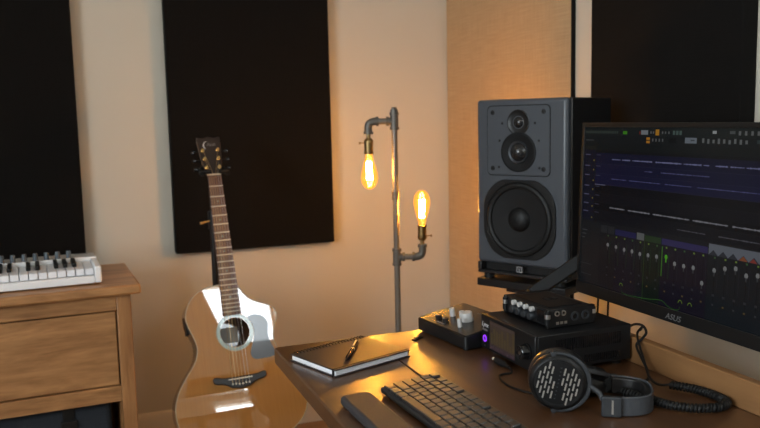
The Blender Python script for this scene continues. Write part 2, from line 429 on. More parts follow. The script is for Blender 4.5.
# ------------------------------------------------------------------ acoustic guitar
NUT = V((.412, 2.62, 1.024)); SAD = V((.429, 2.406, .409))
gax = (SAD-NUT).normalized()                       # down the neck
gX = (V((1, 0, 0)) - gax*gax.x).normalized(); gZ = -gax; gY = gZ.cross(gX)   # local y points into the wall
GM = frame(NUT, gX, gY, gZ)
gtr = empty('acoustic_guitar', 'glossy cedar-topped cutaway acoustic guitar held upright on a black stand', 'guitar', mat=GM)
left = [(.353, .0), (.354, .035), (.359, .070), (.373, .102), (.40, .128), (.437, .143), (.470, .141), (.50, .130), (.53, .121), (.557, .121), (.59, .134), (.63, .165), (.67, .190), (.708, .203), (.745, .204), (.78, .195), (.81, .174), (.835, .138), (.851, .09), (.858, .045), (.860, 0)]
right = [(.860, 0), (.858, .045), (.851, .09), (.835, .138), (.81, .174), (.78, .195), (.745, .204), (.708, .203), (.67, .190), (.63, .165), (.59, .137), (.557, .124), (.53, .123), (.505, .131), (.482, .140), (.463, .142), (.449, .136), (.438, .122), (.429, .102), (.420, .080), (.407, .060), (.390, .045), (.372, .034), (.353, .028)]
def gout(scale=1.0, inset=0):
    pts = [V((-h, v, 0)) for v, h in left] + [V((h, v, 0)) for v, h in right[1:]]
    sm = smooth_path(pts, 3, closed=True)
    out = [(p.x, -p.y) for p in sm]
    if inset:
        c = []
        n = len(out)
        for i in range(n):
            a, b = V((*out[i-1], 0)), V((*out[(i+1) % n], 0)); t = (b-a)
            if t.length < 1e-9: c.append(out[i]); continue
            t.normalize(); nn = V((t.y, -t.x, 0))          # outline runs anticlockwise seen from front? corrected below
            c.append((out[i][0]+nn.x*inset, out[i][1]+nn.y*inset))
        out = c
    return out
# area sign tells which way the outline runs, so that a positive inset shrinks it
def area(o): return sum(o[i-1][0]*o[i][1]-o[i][0]*o[i-1][1] for i in range(len(o)))/2
sgn = -1 if area(gout()) > 0 else 1
GO = gout(); GI = gout(inset=.003*sgn); GI2 = gout(inset=.006*sgn)
XZ = Matrix(((1, 0, 0, 0), (0, 0, -1, 0), (0, 1, 0, 0), (0, 0, 0, 1)))     # prism (x, y, z) -> (x, -z, y): z towards the viewer
hc = [(.046*math.cos(2*PI*k/40)+.003, .046*math.sin(2*PI*k/40)-.509) for k in range(40)]
# body: open box (rim with depth, closed back)
mb = MB(); n = len(GO)
def ring(o_, z): return [mb.bm.verts.new(XZ @ V((x, y, z))) for x, y in o_]
r0 = ring(GO, -.003); r1 = ring(GO, -.104); i0 = ring(GI, -.003); i1 = ring(GI, -.101)
for A, B in ((r0, r1), (i0, i1), (r0, i0)):
    for k in range(n): mb.bm.faces.new((A[k], A[(k+1) % n], B[(k+1) % n], B[k]))
mb.bm.faces.new(r1); mb.bm.faces.new(i1)
mb.build('body', M_mahog, gtr, smooth=50)
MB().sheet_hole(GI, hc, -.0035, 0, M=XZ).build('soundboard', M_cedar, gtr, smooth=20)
mb = MB(); a0 = [mb.bm.verts.new(XZ @ V((x, y, .0006))) for x, y in GO]; b0 = [mb.bm.verts.new(XZ @ V((x, y, .0006))) for x, y in GI]
c0 = [mb.bm.verts.new(XZ @ V((x, y, -.0032))) for x, y in GO]; d0 = [mb.bm.verts.new(XZ @ V((x, y, -.0030))) for x, y in GI]
for k in range(n):
    j = (k+1) % n
    mb.bm.faces.new((a0[k], a0[j], b0[j], b0[k])); mb.bm.faces.new((a0[k], c0[k], c0[j], a0[j])); mb.bm.faces.new((b0[k], b0[j], d0[j], d0[k])); mb.bm.faces.new((c0[k], d0[k], d0[j], c0[j]))
mb.build('binding', M_cream, gtr)
def annulus(r0_, r1_, z0, z1, cx=.003, cy=-.509, seg=48):
    return MB().lathe([(r0_, z0), (r1_, z0), (r1_, z1), (r0_, z1), (r0_, z0)], seg, M=XZ @ T(cx, cy, 0))
annulus(.047, .0575, .0002, .0009).build('rosette', M_pearl, gtr)
annulus(.0575, .0592, .0002, .0008).build('rosette_ring', M_cream, gtr)
MB().box(-.040, .028, .0965, .1008, -.535, -.485).build('paper_label', M_label, gtr)
pg = [(.046, -.470), (.058, -.462), (.075, -.462), (.092, -.468), (.104, -.480), (.109, -.498), (.106, -.518), (.106, -.540), (.112, -.562), (.120, -.580), (.122, -.594), (.112, -.600), (.085, -.602), (.056, -.601), (.045, -.592), (.043, -.578), (.049, -.560), (.057, -.540), (.0625, -.515), (.059, -.490)]
MB().prism([(p.x, p.y) for p in smooth_path([(x, y, 0) for x, y in pg], 3, True)], .0004, .0016, M=XZ).build('pickguard', M_pick, gtr)
# bridge
br = [(-.0835, -.646), (-.080, -.639), (-.070, -.640), (-.058, -.644), (-.04, -.6455), (0, -.6455), (.04, -.6455), (.058, -.644), (.070, -.640), (.080, -.639), (.0835, -.646), (.082, -.657), (.072, -.662), (.055, -.664), (.042, -.669), (.028, -.678), (0, -.683), (-.028, -.678), (-.042, -.669), (-.055, -.664), (-.072, -.662), (-.082, -.657)]
MB().prism(br, .0003, .0095, M=XZ).build('bridge', M_ebony, gtr, bevel=.003)
MB().box(-.037, .037, -.0125, -.0092, -.6535, -.6505).build('saddle', M_bone, gtr)
sx6 = [-.026+.0104*i for i in range(6)]
for i, x in enumerate(sx6):
    z = -.667-(.002 if i in (2, 3) else 0)
    MB().lathe([(0, 0), (.0026, .0), (.0030, .0015), (.002, .004), (0, .0048)], 12, M=T(x, -.0092, z) @ RX(PI/2)).build('bridge_pin', M_bone, gtr)
# neck + fretboard
def fw(v): return .0215+(.0285-.0215)*v/.46
mb = MB(); rings = []
for v in (0.0, .03, .08, .15, .25, .33, .365):
    w_ = fw(v); dpt = .019+.010*v + (.045 if v > .34 else 0)
    rings.append([mb.bm.verts.new((w_*math.cos(t), -.0025 + (dpt*math.sin(t) if 0 < t < PI else 0), -v)) for t in [PI*k/10 for k in range(11)]])
for A, B in zip(rings, rings[1:]):
    for k in range(11): mb.bm.faces.new((A[k], A[(k+1) % 11], B[(k+1) % 11], B[k]))
mb.bm.faces.new(rings[0]); mb.bm.faces.new(rings[-1][::-1])
mb.build('neck', M_mahog, gtr)
FE = .455
MB().prism([(-fw(0), 0), (fw(0), 0), (fw(FE), -FE), (-fw(FE), -FE)], .0027, .0095, M=XZ).build('fretboard', M_rose, gtr)
for k in range(1, 21):
    v = .648*(1-2**(-k/12)); w_ = fw(v)
    MB().tube([(-w_, -.0098, -v), (w_, -.0098, -v)], .0017, 6).build('fret', M_fret, gtr)
vf = lambda k: .648*(1-2**(-k/12))
for k in (3, 5, 7, 9, 12, 15, 17):
    v = (vf(k)+vf(k-1))/2
    MB().lathe([(0, 0), (.0028, 0), (.0028, .0003), (0, .0003)], 10, M=T(0, -.0096, -v) @ RX(PI/2)).build('fret_marker', M_pearl, gtr)
MB().box(-.0215, .0215, -.0118, -.0022, .0005, .0058).build('nut', M_bone, gtr, bevel=.001)
# headstock tilts back
HM = T(0, -.0025, .006) @ RX(math.radians(-13))
hs = [(-.0215, 0), (.0215, 0), (.024, .012), (.030, .028), (.034, .07), (.038, .118), (.037, .128), (.020, .124), (0, .129), (-.020, .124), (-.037, .128), (-.038, .118), (-.034, .07), (-.030, .028), (-.024, .012)]
MB().prism(hs, -.014, 0, M=HM @ XZ @ Matrix.Diagonal((1, 1.10, 1, 1))).build('headstock', M_head, gtr, bevel=.001)
mb = MB()
for s_ in (-1, 1):
    mb.tube([HM @ XZ @ V((s_*x, y, .0004)) for x, y in ((.0225, .004), (.0245, .014), (.0298, .03), (.0338, .07), (.0376, .116))], .0007, 6)
mb.build('headstock_binding', M_mahog, gtr)
posts = []
for s_ in (-1, 1):
    for i, y in enumerate((.024, .056, .088)):
        x = s_*(.0205+.004*i/2)
        pt = HM @ XZ
        tp = MB().lathe([(0, 0), (.0058, 0), (.0058, .002), (.0034, .0025), (.0034, .010), (.0040, .011), (0, .0115)], 16, M=pt @ T(x, y, 0)).build('tuning_post', M_gold, gtr)
        MB().tube([pt @ V((s_*.030, y, -.008)), pt @ V((s_*.047, y, -.008))], .0018, 8).tube([pt @ V((s_*.047, y, -.008)), pt @ V((s_*.049, y, -.008)), pt @ V((s_*.058, y, -.008)), pt @ V((s_*.060, y, -.008))], [.003, .0065, .0068, .004], 12).build('tuning_button', M_blk_g, tp)
        posts.append((pt @ V((x, y, .007)), s_, i))
# strings
nx = [-.0175+.007*i for i in range(6)]
order = [(-1, 0), (-1, 1), (-1, 2), (1, 2), (1, 1), (1, 0)]
for i in range(6):
    pp = [p for p, s_, k in posts if (s_, k) == order[i]][0]
    MB().tube([pp, (nx[i], -.0122, .003), (sx6[i], -.0128, -.652), (sx6[i], -.0092, -.667)], .00075-.00008*i, 6).build('string', M_string if i < 4 else M_steel, gtr)
# logo on the headstock: a crescent and the maker's script
mb = MB(); cr = []
for k in range(13):
    t = math.radians(70+170*k/12); cr.append((.0125*math.cos(t), .0155*math.sin(t)))
ci = []
for k in range(13):
    t = math.radians(240-170*k/12); ci.append((.0035+.0122*math.cos(t), .0148*math.sin(t)))
mb.prism(cr[:]+ci[1:-1], .0003, .0006, M=HM @ XZ @ T(-.008, .108, 0))
mb.build('crescent_logo', M_ink, gtr)
text_part('logo_lettering', 'Faith', .0145, M_ink_d, gtr, HM @ XZ @ T(.006, .110, .0005), shear=.3)
pm = frame(V((-.1405, .045, -.470)), V((-.06, 0, 1)).normalized(), (0, 1, 0), V((-1, 0, -.06)).normalized())
MB().prism(rrect(-.028, .028, -.022, .022, .006), -.004, .0030, M=pm).build('preamp', M_blk, gtr)
MB().lathe([(0, 0), (.007, 0), (.005, .006), (.008, .012), (0, .014)], 16, M=T(0, .05, -.860) @ RX(PI)).build('strap_button', M_gold, gtr)

# ------------------------------------------------------------------ guitar stand
st = empty('guitar_stand', 'black tripod guitar stand with padded neck yoke holding the guitar', 'stand', (.415, 2.71, 0))
nb = GM @ V((0, .0, .014)); nbl = nb - V((.415, 2.71, 0))
MB().cyl((0, 0, .12), (0, 0, .90), .011).build('pole', M_blk, st)
MB().tube(smooth_path([(0, 0, .88), (0, 0, .97), (-.002, -.015, 1.005), (nbl.x, nbl.y+.035, nbl.z+.010)], 6), .008, 12).build('neck_arm', M_blk, st)
for s_ in (-1, 1):
    MB().tube(smooth_path([(nbl.x, nbl.y+.035, nbl.z+.010), (nbl.x+s_*.030, nbl.y+.030, nbl.z+.008), (nbl.x+s_*.039, nbl.y+.01, nbl.z+.004), (nbl.x+s_*.041, nbl.y-.030, nbl.z-.004)], 5), .0085, 12).build('yoke_prong', M_rub, st)
    MB().tube([(nbl.x+s_*.041, nbl.y-.036, nbl.z+.004), (nbl.x+s_*.012, nbl.y-.040, nbl.z+.002)], .0065, 10).build('yoke_gate', M_rub, st)
ck = MB().cyl((0, 0, .84), (0, 0, .90), .016).build('clutch', M_blk, st)
MB().cyl((-.012, -.008, .868), (-.044, -.016, .864), .0045, .0055).build('clutch_knob', M_gold, ck)
MB().tube(smooth_path([(0, -.01, .42), (-.02, -.06, .42), (-.09, -.09, .42)], 5), .008).tube(smooth_path([(0, -.01, .42), (.02, -.06, .42), (.09, -.09, .42)], 5), .008).build('back_rest', M_rub, st)
for a in (90, 215, 325):
    d = V((math.cos(math.radians(a)), math.sin(math.radians(a)), 0)); L_ = .24 if a == 90 else .34
    lg = MB().tube([V((0, 0, .30))+d*.012, d*L_+V((0, 0, .012))], .009, 10).build('leg', M_blk, st)
    MB().lathe([(0, 0), (.014, 0), (.014, .012), (.010, .022), (0, .022)], 14, M=T(d.x*L_, d.y*L_, 0)).build('rubber_foot', M_rub, lg)
MB().cyl((0, 0, .26), (0, 0, .33), .02).build('leg_collar', M_blk, st)

# ------------------------------------------------------------------ pipe lamp
LP = V((.9345, 2.341, 0)); lx = V((.936, -.352, 0)); ly = V((.352, .936, 0))
lamp = empty('floor_lamp', 'industrial grey pipe floor lamp with two glowing amber filament bulbs', 'lamp', mat=frame(LP, lx, ly, (0, 0, 1)))
MB().lathe([(0, 0), (.13, 0), (.13, .012), (.125, .018), (.03, .022), (.028, .035), (.016, .04), (0, .04)], 40).build('base', M_iron, lamp)
MB().cyl((0, 0, -.085), (0, 0, .70), .0105).build('pole', M_pole, lamp)
MB().cyl((0, 0, .73), (0, 0, 1.16), .0105).build('pole', M_pole, lamp)
MB().lathe([(.0105, -.016), (.0135, -.016), (.0145, -.012), (.0135, -.008), (.0135, .008), (.0145, .012), (.0135, .016), (.0105, .016)], 20, M=T(0, 0, .932)).build('coupling', M_iron, lamp)
def tee(z, s_):
    mb = MB().lathe([(.0, -.030), (.0165, -.030), (.0165, -.021), (.014, -.020), (.014, .020), (.0165, .021), (.0165, .030), (0, .030)], 20, M=T(0, 0, z))
    mb.lathe([(0, 0), (.013, 0), (.013, .018), (.016, .019), (.016, .028), (0, .028)], 20, M=T(0, 0, z) @ RY(s_*PI/2))
    mb.build('tee_joint', M_iron, lamp)
tee(1.188, -1); tee(.714, 1)
MB().lathe([(0, 0), (.013, 0), (.013, .012), (.009, .014), (.009, .020), (0, .020)], 8, M=T(0, 0, 1.216)).build('end_plug', M_iron, lamp)
def arm(z, s_, up):
    xe = s_*.090
    mb = MB().cyl((s_*.020, 0, z), (s_*.062, 0, z), .0105)
    mb.build('arm', M_pole, lamp)
    dz = 1 if up else -1
    mb = MB().tube(smooth_path([(s_*.056, 0, z), (s_*.070, 0, z), (s_*.085, 0, z+dz*.006), (xe, 0, z+dz*.020), (xe, 0, z+dz*.034)], 6), .0135, 18)
    mb.lathe([(0, 0), (.0165, 0), (.0165, .009), (0, .009)], 20, M=T(s_*.054, 0, z) @ RY(s_*PI/2))
    mb.lathe([(0, 0), (.0165, 0), (.0165, .009), (0, .009)], 20, M=T(xe, 0, z+dz*.034) @ (RX(0) if up else RX(PI)))
    mb.build('elbow', M_iron, lamp)
    Mx = T(xe, 0, z+dz*.043) @ (Matrix.Identity(4) if up else RX(PI))
    MB().cyl((0, 0, -.002), (0, 0, .018), .007).build('nipple', M_brass, lamp, M=Mx)
    sk = MB().lathe([(0, .014), (.010, .014), (.0155, .020), (.0165, .024), (.0165, .030), (.0152, .031), (.0152, .062), (.0162, .063), (.0162, .068), (.0140, .069), (.0140, .050), (0, .050)], 28, M=Mx).build('socket', M_brass, lamp)
    MB().cyl((s_*.0 + (-.015 if not up else .015), 0, .030), ((-.028 if not up else .028), 0, .030), .0016, seg=8).cyl(((-.028 if not up else .028), 0, .030), ((-.034 if not up else .034), 0, .030), .0042, seg=12).build('switch_key', M_brass, sk, M=Mx)
    # ST64 bulb
    B0 = .066
    prof = [(.0125, B0), (.013, B0+.008), (.0165, B0+.024), (.0225, B0+.046), (.0275, B0+.068), (.0292, B0+.080), (.0285, B0+.092), (.0245, B0+.106), (.0165, B0+.118), (.008, B0+.1235), (0, B0+.1245)]
    pr = [(p.x, p.z) for p in smooth_path([(r_, 0, z_) for r_, z_ in prof], 4)]
    pr = [(max(0, r_), z_) for r_, z_ in pr]; pr[-1] = (0, pr[-1][1])
    bu = MB().lathe(pr, 32, M=Mx).build('bulb', M_amber, lamp, smooth=60)
    mb = MB().cyl((0, 0, B0+.0), (0, 0, B0+.05), .0035, .0025).build('stem', M_bone, bu, M=Mx)
    mb = MB(); pts = []
    for k in range(10):
        a = 2*PI*k/10; r_ = .0085
        zz = B0+.030 if k % 2 else B0+.090
        pts.append((r_*math.cos(a)*(1.15 if k % 2 == 0 else .9), r_*math.sin(a)*(1.15 if k % 2 == 0 else .9), zz))
    mb.tube(pts, .0023, 6)
    mb.build('filament', M_fil, bu, M=Mx, smooth=60)
arm(1.188, -1, False); arm(.714, 1, True)
# all but the base is drawn at a larger size: bring it to its real pipe gauge and height
for o_ in lamp.children_recursive:
    if not o_.name.startswith('base'): o_.data.transform(T(0, 0, .109) @ Matrix.Scale(.909, 4))

# ------------------------------------------------------------------ loudspeaker on its stand
S0 = V((.9880, 1.8918, .783)); sX = V((.4785, -.878, 0)).normalized(); sN = V((sX.y, -sX.x, 0))   # sN out of the baffle
SWd, SD, SH = .2625, .245, .457
SM = frame(S0, sX, -sN, (0, 0, 1))
spk = empty('loudspeaker', 'large dark graphite three-way studio loudspeaker on a stand behind the desk', 'loudspeaker', mat=SM)
# cabinet, the vent slot left open at the bottom of the front
VS = (.012, .250, .008, .030)
MB().box(0, SWd, .026, SD, 0, SH).build('cabinet', M_spk, spk, bevel=.004)
mb = MB()
mb.box(0, SWd, 0, .026, VS[3], SH)
mb.build('front_baffle', M_graph, spk, bevel=.009, bseg=4)
MB().box(0, SWd, .001, .026, 0, VS[2]).box(0, VS[0], .001, .026, VS[2], VS[3]).box(VS[1], SWd, .001, .026, VS[2], VS[3]).build('vent_surround', M_spk, spk, bevel=.002)
mb = MB()
for k in range(5): mb.box(.012, .250, .0245, .026, .010+k*.004, .0115+k*.004)
mb.build('vent_foam', M_rub, spk)
FR = lambda x, z, y=0: T(x, y, z) @ RX(PI/2)        # lathe axis pointing out of the baffle
MB().prism(rrect(.036, .216, .264, .440, .012), 0, .0022, M=T(0, -.0003, 0) @ XZ).build('driver_plate', M_graph, spk, bevel=.001)
mb = MB()
ol = rrect(.034, .218, .262, .442, .013); il = rrect(.036, .216, .264, .440, .012)
mb.sheet_hole(ol, il, 0, .0004, M=XZ); mb.build('plate_groove', M_blk_m, spk)
for x, z in ((.052, .424), (.200, .424), (.052, .281), (.200, .281)):
    MB().lathe([(0, .0022), (.0058, .0022), (.0062, .003), (.0040, .0034), (.0036, .0026), (0, .0026)], 14, M=FR(x, z)).build('plate_bolt', M_blk, spk)
for x, z in ((.080, .396), (.175, .396), (.072, .352), (.186, .352), (.070, .284), (.188, .284)):
    MB().lathe([(0, .0022), (.0036, .0022), (.0030, .003), (0, .0030)], 12, M=FR(x, z)).build('driver_screw', M_blk, spk)
tw = MB().lathe([(.0145, .0024), (.018, .0026), (.029, .0032), (.0305, .0040), (.0325, .0036), (.0325, .0018), (.0145, .0018), (.0145, .0024)], 40, M=FR(.128, .398)).build('tweeter', M_blk, spk)
MB().lathe([(0, .0100), (.006, .0092), (.011, .0062), (.0142, .0026), (.0142, .002), (0, .002)], 32, M=FR(.128, .398)).build('tweeter_dome', M_dome, tw)
md = MB().lathe([(.026, .0022), (.030, .0028), (.044, .0050), (.0485, .0056), (.0505, .0046), (.0505, .0016), (.026, .0016), (.026, .0022)], 48, M=FR(.128, .323)).build('midrange_driver', M_blk_m, spk)
MB().lathe([(.0235, .004), (.0275, .006), (.0285, .004), (.0285, .002), (.0235, .002), (.0235, .004)], 40, M=FR(.128, .323)).build('midrange_ring', M_gun, md)
MB().lathe([(0, .018), (.008, .0168), (.015, .0130), (.0205, .007), (.0235, .003), (.0235, .002), (0, .002)], 36, M=FR(.128, .323)).build('midrange_dome', M_dome, md)
# woofer with squared-off frame
fo = []
for k in range(72):
    t = 2*PI*k/72; r_ = .108; x = r_*math.cos(t); z = r_*1.0*math.sin(t)
    e = 1/max(abs(math.cos(t)), abs(math.sin(t)), .93); rr = r_*(1+.065*max(0, math.sin(2*t)**2*1.0))
    fo.append((.129+min(.105, max(-.105, rr*math.cos(t))), .150+min(.102, max(-.102, rr*math.sin(t)))))
WZ = .150
ih = [(.129+.096*math.cos(2*PI*k/72), WZ+.096*math.sin(2*PI*k/72)) for k in range(72)]
wo = MB().sheet_hole(fo, ih, .0004, .0055, M=XZ).build('woofer', M_blk, spk, bevel=.0015)
MB().lathe([(.0965, .003), (.0935, .0085), (.088, .0105), (.082, .0085), (.079, .003), (.079, .001), (.0965, .001), (.0965, .003)], 64, M=FR(.129, WZ)).build('woofer_surround', M_rub, wo)
mb = MB().lathe([(.0795, .0042), (.060, .0028), (.045, .0018), (.032, .001), (.028, .001), (0, .001)], 64, M=FR(.129, WZ)).build('woofer_cone', M_cone, wo)
MB().lathe([(.0315, .0012), (.030, .0050), (.024, .0105), (.014, .0140), (0, .0152)], 40, M=FR(.129, WZ)).build('dust_cap', M_cone, wo)
for k in range(8):
    a = 2*PI*(k+.5)/8
    MB().lathe([(0, .0055), (.003, .0055), (.0026, .0066), (0, .0066)], 10, M=FR(.129+.1005*math.cos(a), WZ+.1005*math.sin(a))).build('woofer_screw', M_blk, wo)
lg = MB().box(.121, .137, -.0006, .003, .012, .027).build('logo_badge', M_ink_d, spk)
mb = MB()
for a in (.1235, .1310): mb.box(a, a+.0035, -.0010, -.0006, .0150, .0215)
mb.box(.1235, .1345, -.0010, -.0006, .0225, .0250); mb.build('logo_mark', M_blk, lg)

sst = empty('speaker_stand', 'black metal speaker stand with flat top plate under the loudspeaker', 'stand', mat=frame((S0.x, S0.y, 0), sX, -sN, (0, 0, 1)))
MB().box(.0, SWd-.001, -.004, .235, .748, .769).build('top_plate', M_anod, sst, bevel=.003)
MB().box(.085, .185, .07, .17, .03, .747).build('column', M_blk, sst, bevel=.006)
MB().box(.060, .210, .045, .195, .728, .7475).build('column_cap', M_blk, sst, bevel=.003)
MB().box(-.01, .275, -.02, .262, .006, .030).build('base_plate', M_anod, sst, bevel=.004)
for x in (.012, .252):
    for y in (.01, .24): MB().lathe([(0, 0), (.004, 0), (.009, .006), (0, .006)], 12, M=T(x, y, 0)).build('spike', M_steel, sst)
for x in (.025, .237):
    for y in (.02, .21): MB().cyl((x, y, .769), (x, y, .7832), .014).build('isolation_pad', M_rub, sst)

# ------------------------------------------------------------------ desk
DZ = .73
desk = empty('desk', 'dark stained wooden desk along the right wall with low upstand', 'desk', (.655, .80, 0))
def dk(mb, name, mat, bevel=0, parent=desk): return mb.build(name, mat, parent, bevel=bevel, M=T(-.655, -.80, 0))
def slab(x0, x1, y0, y1, rl):
    """rounded at the far left corner when rl"""
    if not rl: return MB().box(x0, x1, y0, y1, DZ-.032, DZ)
    pts = [(x1, y1)]
    for k in range(7):
        a = math.radians(90+90*k/6); pts.append((x0+.012+.012*math.cos(a), y1-.012+.012*math.sin(a)))
    pts += [(x0, y0), (x1, y0)]
    return MB().prism(pts, DZ-.032, DZ)
dk(slab(.357, .5615, -.55, 1.60, True), 'tabletop_board', M_oak, .003)
dk(slab(.5635, .975, -.55, 1.60, False), 'tabletop_board', M_oak, .002)
dk(MB().box(.5613, .5637, -.55, 1.598, DZ-.03, DZ-.0025), 'seam', M_grout)
dk(MB().box(.957, .975, -.55, 1.60, DZ, DZ+.050), 'upstand', M_splash, .002)
for y in (1.15, -.40):
    for x in (.62, .90): dk(MB().box(x, x+.05, y, y+.05, 0, DZ-.032), 'leg', M_blk, .003)
    dk(MB().box(.50, .95, y+.005, y+.045, DZ-.075, DZ-.033), 'cross_beam', M_blk, .002)
dk(MB().box(.75, .78, -.36, 1.15, .25, .30), 'stretcher', M_blk, .002)

# ------------------------------------------------------------------ notebook and pen
nbk = empty('notebook', 'closed dark spiral-bound notebook with white page edges on the desk corner', 'notebook', (.478, 1.4555, DZ), math.radians(19.8))
NL, NW = .186, .146
MB().box(-NL/2, NL/2, -NW/2, NW/2, 0, .0030).build('back_cover', M_cover, nbk, bevel=.0008)
mb = MB()
for k in range(7): mb.box(-NL/2+.003, NL/2-.003-.0004*(k % 3), -NW/2+.003+.0005*(k % 2), NW/2-.004, .0031+k*.0013, .0031+k*.0013+.00125)
mb.build('pages', M_paper, nbk)
MB().box(-NL/2, NL/2, -NW/2, NW/2, .0123, .0146).build('front_cover', M_cover, nbk, bevel=.0008)
for k in range(22):
    x = -NL/2+.010+k*(NL-.02)/21
    MB().tube([(x, NW/2-.006+.0098*math.cos(a), .0073+.0098*math.sin(a)) for a in [2*PI*j/14 for j in range(14)]], .0008, 5, closed=True).build('binding_ring', M_blk_g, nbk)
MB().box(-NL/2-.0006, NL/2+.0006, -NW/2+.006, -NW/2+.009, 0, .0152).build('elastic_strap', M_rub, nbk)
pa, pb = V((.447, 1.389)), V((.508, 1.500)); pd = (pb-pa); pl = pd.length
pen = empty('pen', 'black and silver ballpoint pen lying across the notebook', 'pen', (pa.x, pa.y, DZ+.0146+.0046), math.atan2(pd.y, pd.x))
MB().lathe([(0, 0), (.0012, .0), (.002, .006), (.0042, .018), (.0045, .03), (.0045, pl*.55), (0, pl*.55)], 18, M=RY(PI/2)).build('barrel', M_blk_g, pen)
MB().lathe([(0, pl*.55), (.0046, pl*.55), (.0046, pl*.60), (0, pl*.60)], 18, M=RY(PI/2)).build('ring', M_steel, pen)
MB().lathe([(0, pl*.60), (.0045, pl*.60), (.0044, pl*.95), (.0028, pl*.96), (.0028, pl), (0, pl)], 18, M=RY(PI/2)).build('cap', M_blk_g, pen)
MB().box(pl*.64, pl*.94, -.0014, .0014, .0052, .0064).box(pl*.91, pl*.94, -.0014, .0014, .003, .0055).build('clip', M_steel, pen)

# ------------------------------------------------------------------ computer keyboard and wrist rest
KL = .355; KWd = .112
kb = empty('computer_keyboard', 'black low computer keyboard at the front of the desk', 'keyboard', (.461, 1.244, DZ), math.radians(-90+3.0))
# local x runs along the long side (towards the camera), local y to the back (+x world)
tilt = T(0, 0, .003) @ RX(math.radians(4.2))
MB().prism(rrect(0, KL, 0, KWd, .006), 0, .009, M=tilt).build('case', M_kb, kb, bevel=.002)
for x in (.02, KL-.03): MB().box(x, x+.012, KWd-.02, KWd-.008, 0, .011).build('foot', M_rub, kb)
U = .0188
rows = [[1.25, 1.25, 1.25, 6.25, 1.25, 1.25, 1.25, 1.25], [2.25]+[1]*10+[2.75], [1.75]+[1]*11+[2.25], [1.5]+[1]*12+[1.5], [1]*13+[2], [1, -.5]+[1]*4+[-.4]+[1]*4+[-.4]+[1]*4]
for r_, row in enumerate(rows):
    x = .006; y0 = .0045+r_*.0172
    for w_ in row:
        if w_ < 0: x += -w_*U; continue
        if x+w_*U-.0015 < KL-.003:
            MB().prism(rrect(x+.0009, x+w_*U-.0013, y0, y0+.0152, .0018, 2), .0085, .0140, M=tilt).build('key', M_cap, kb, bevel=.0012, bseg=2)
        x += w_*U
wr = empty('wrist_rest', 'dark grey padded wrist rest lying in front of the computer keyboard', 'wrist rest', (.380, 1.222, DZ), math.radians(-90+1.5))
MB().prism(rrect(0, .355, 0, .055, .010), 0, .017).build('pad', M_rest, wr, bevel=.006, bseg=4)

# ------------------------------------------------------------------ monitor controller with knobs
mc = empty('monitor_controller', 'black sloped desktop controller with silver knobs at the desk end', 'audio controller', (.7535, 1.5045, DZ), 0)
a_ = math.radians(7)
mc.rotation_euler = (0, 0, -a_ + 0) ; mc.rotation_euler = (0, 0, a_)
cw, cd = .192, .124       # along local y, along local x (front is -x)
mb = MB()
out = rrect(-cd/2, cd/2, -cw/2, cw/2, .008)
lo = [mb.bm.verts.new((x, y, .004)) for x, y in out]; hi = [mb.bm.verts.new((x, y, .030+(x+cd/2)/cd*.018)) for x, y in out]; nn_ = len(out)
for k in range(nn_): mb.bm.faces.new((lo[k], lo[(k+1) % nn_], hi[(k+1) % nn_], hi[k]))
mb.bm.faces.new(lo[::-1]); mb.bm.faces.new(hi)
mb.build('case', M_blk, mc, bevel=.0015)
for x in (-cd/2+.012, cd/2-.012):
    for y in (-cw/2+.014, cw/2-.014): MB().cyl((x, y, 0), (x, y, .0042), .007).build('foot', M_rub, mc)
sl = T(-cd/2, 0, .0302) @ RY(-math.atan(.018/cd))
M_facep = P('controller_faceplate', (.026, .020, .015), .27, noise=.1, nscale=200, metal=.4)
MB().prism(rrect(.003, cd-.002, -cw/2+.004, cw/2-.004, .006), .0002, .0010, M=sl).build('faceplate', M_facep, mc)
def knob(x, y, r, h, mat, name='knob', skirt=False):
    pr = [(0, 0), (r*1.0, 0), (r, h*.15), (r*.94, h*.93), (r*.86, h), (0, h)]
    k = MB().lathe(pr, 24, M=sl @ T(x, y, .0012)).build(name, mat, mc)
    MB().box(r*.2, r*.9, -r*.06, r*.06, h, h+.0005).build('pointer', M_ink_d if mat is not M_blk else M_ink, k, M=sl @ T(x, y, .0012) @ RZ(2.2))
knob(.058, -.018, .0130, .019, M_knob_l, 'volume_knob')
knob(.055, .034, .0062, .018, M_knob_l)
knob(.060, .004, .0060, .016, M_knob_l)
knob(.026, -.038, .0048, .018, M_knob_l, 'switch_cap')
knob(.028, .048, .0070, .007, M_blk)
knob(.026, .017, .0070, .007, M_blk)
for k, (x, y, w_) in enumerate(((.012, .020, .030), (.098, -.02, .050))):
    mb = MB()
    for j in range(9): mb.box(x, x+.003+.001*(j % 2), y-w_/2+j*w_/9, y-w_/2+(j+.7)*w_/9, .0011, .0013)
    mb.build('panel_marking', M_ink_d, mc, M=sl)

# ------------------------------------------------------------------ converter / headphone amplifier
am = empty('headphone_amplifier', 'black box amplifier with purple ring light and dim display on the desk', 'amplifier', (.846, 1.3030, DZ), math.radians(1.0))
ax_, ay_, az = .104, .0985, .0765   # half depth (x), half width (y), height
MB().box(-ax_+.004, ax_, -ay_, ay_, .009, az).build('case', M_anod, am, bevel=.002)
MB().box(-ax_-.002, -ax_+.0035, -ay_-.0005, ay_+.0005, .008, az+.0005).build('front_panel', M_blk, am, bevel=.0015)
for x in (-ax_+.02, ax_-.02):
    for y in (-ay_+.018, ay_-.018): MB().lathe([(0, 0), (.009, 0), (.0105, .009), (0, .009)], 16, M=T(x, y, 0)).build('foot', M_blk, am)
FX = -ax_-.0022
def face(y, z): return frame((FX, y, z), (0, -1, 0), (0, 0, 1), (-1, 0, 0))     # x to the right seen from the front
fl = ay_      # local y of the left edge
text_part('logo_lettering', 'Lynx', .0135, M_ink, am, face(fl-.0155, .057) , shear=.35)
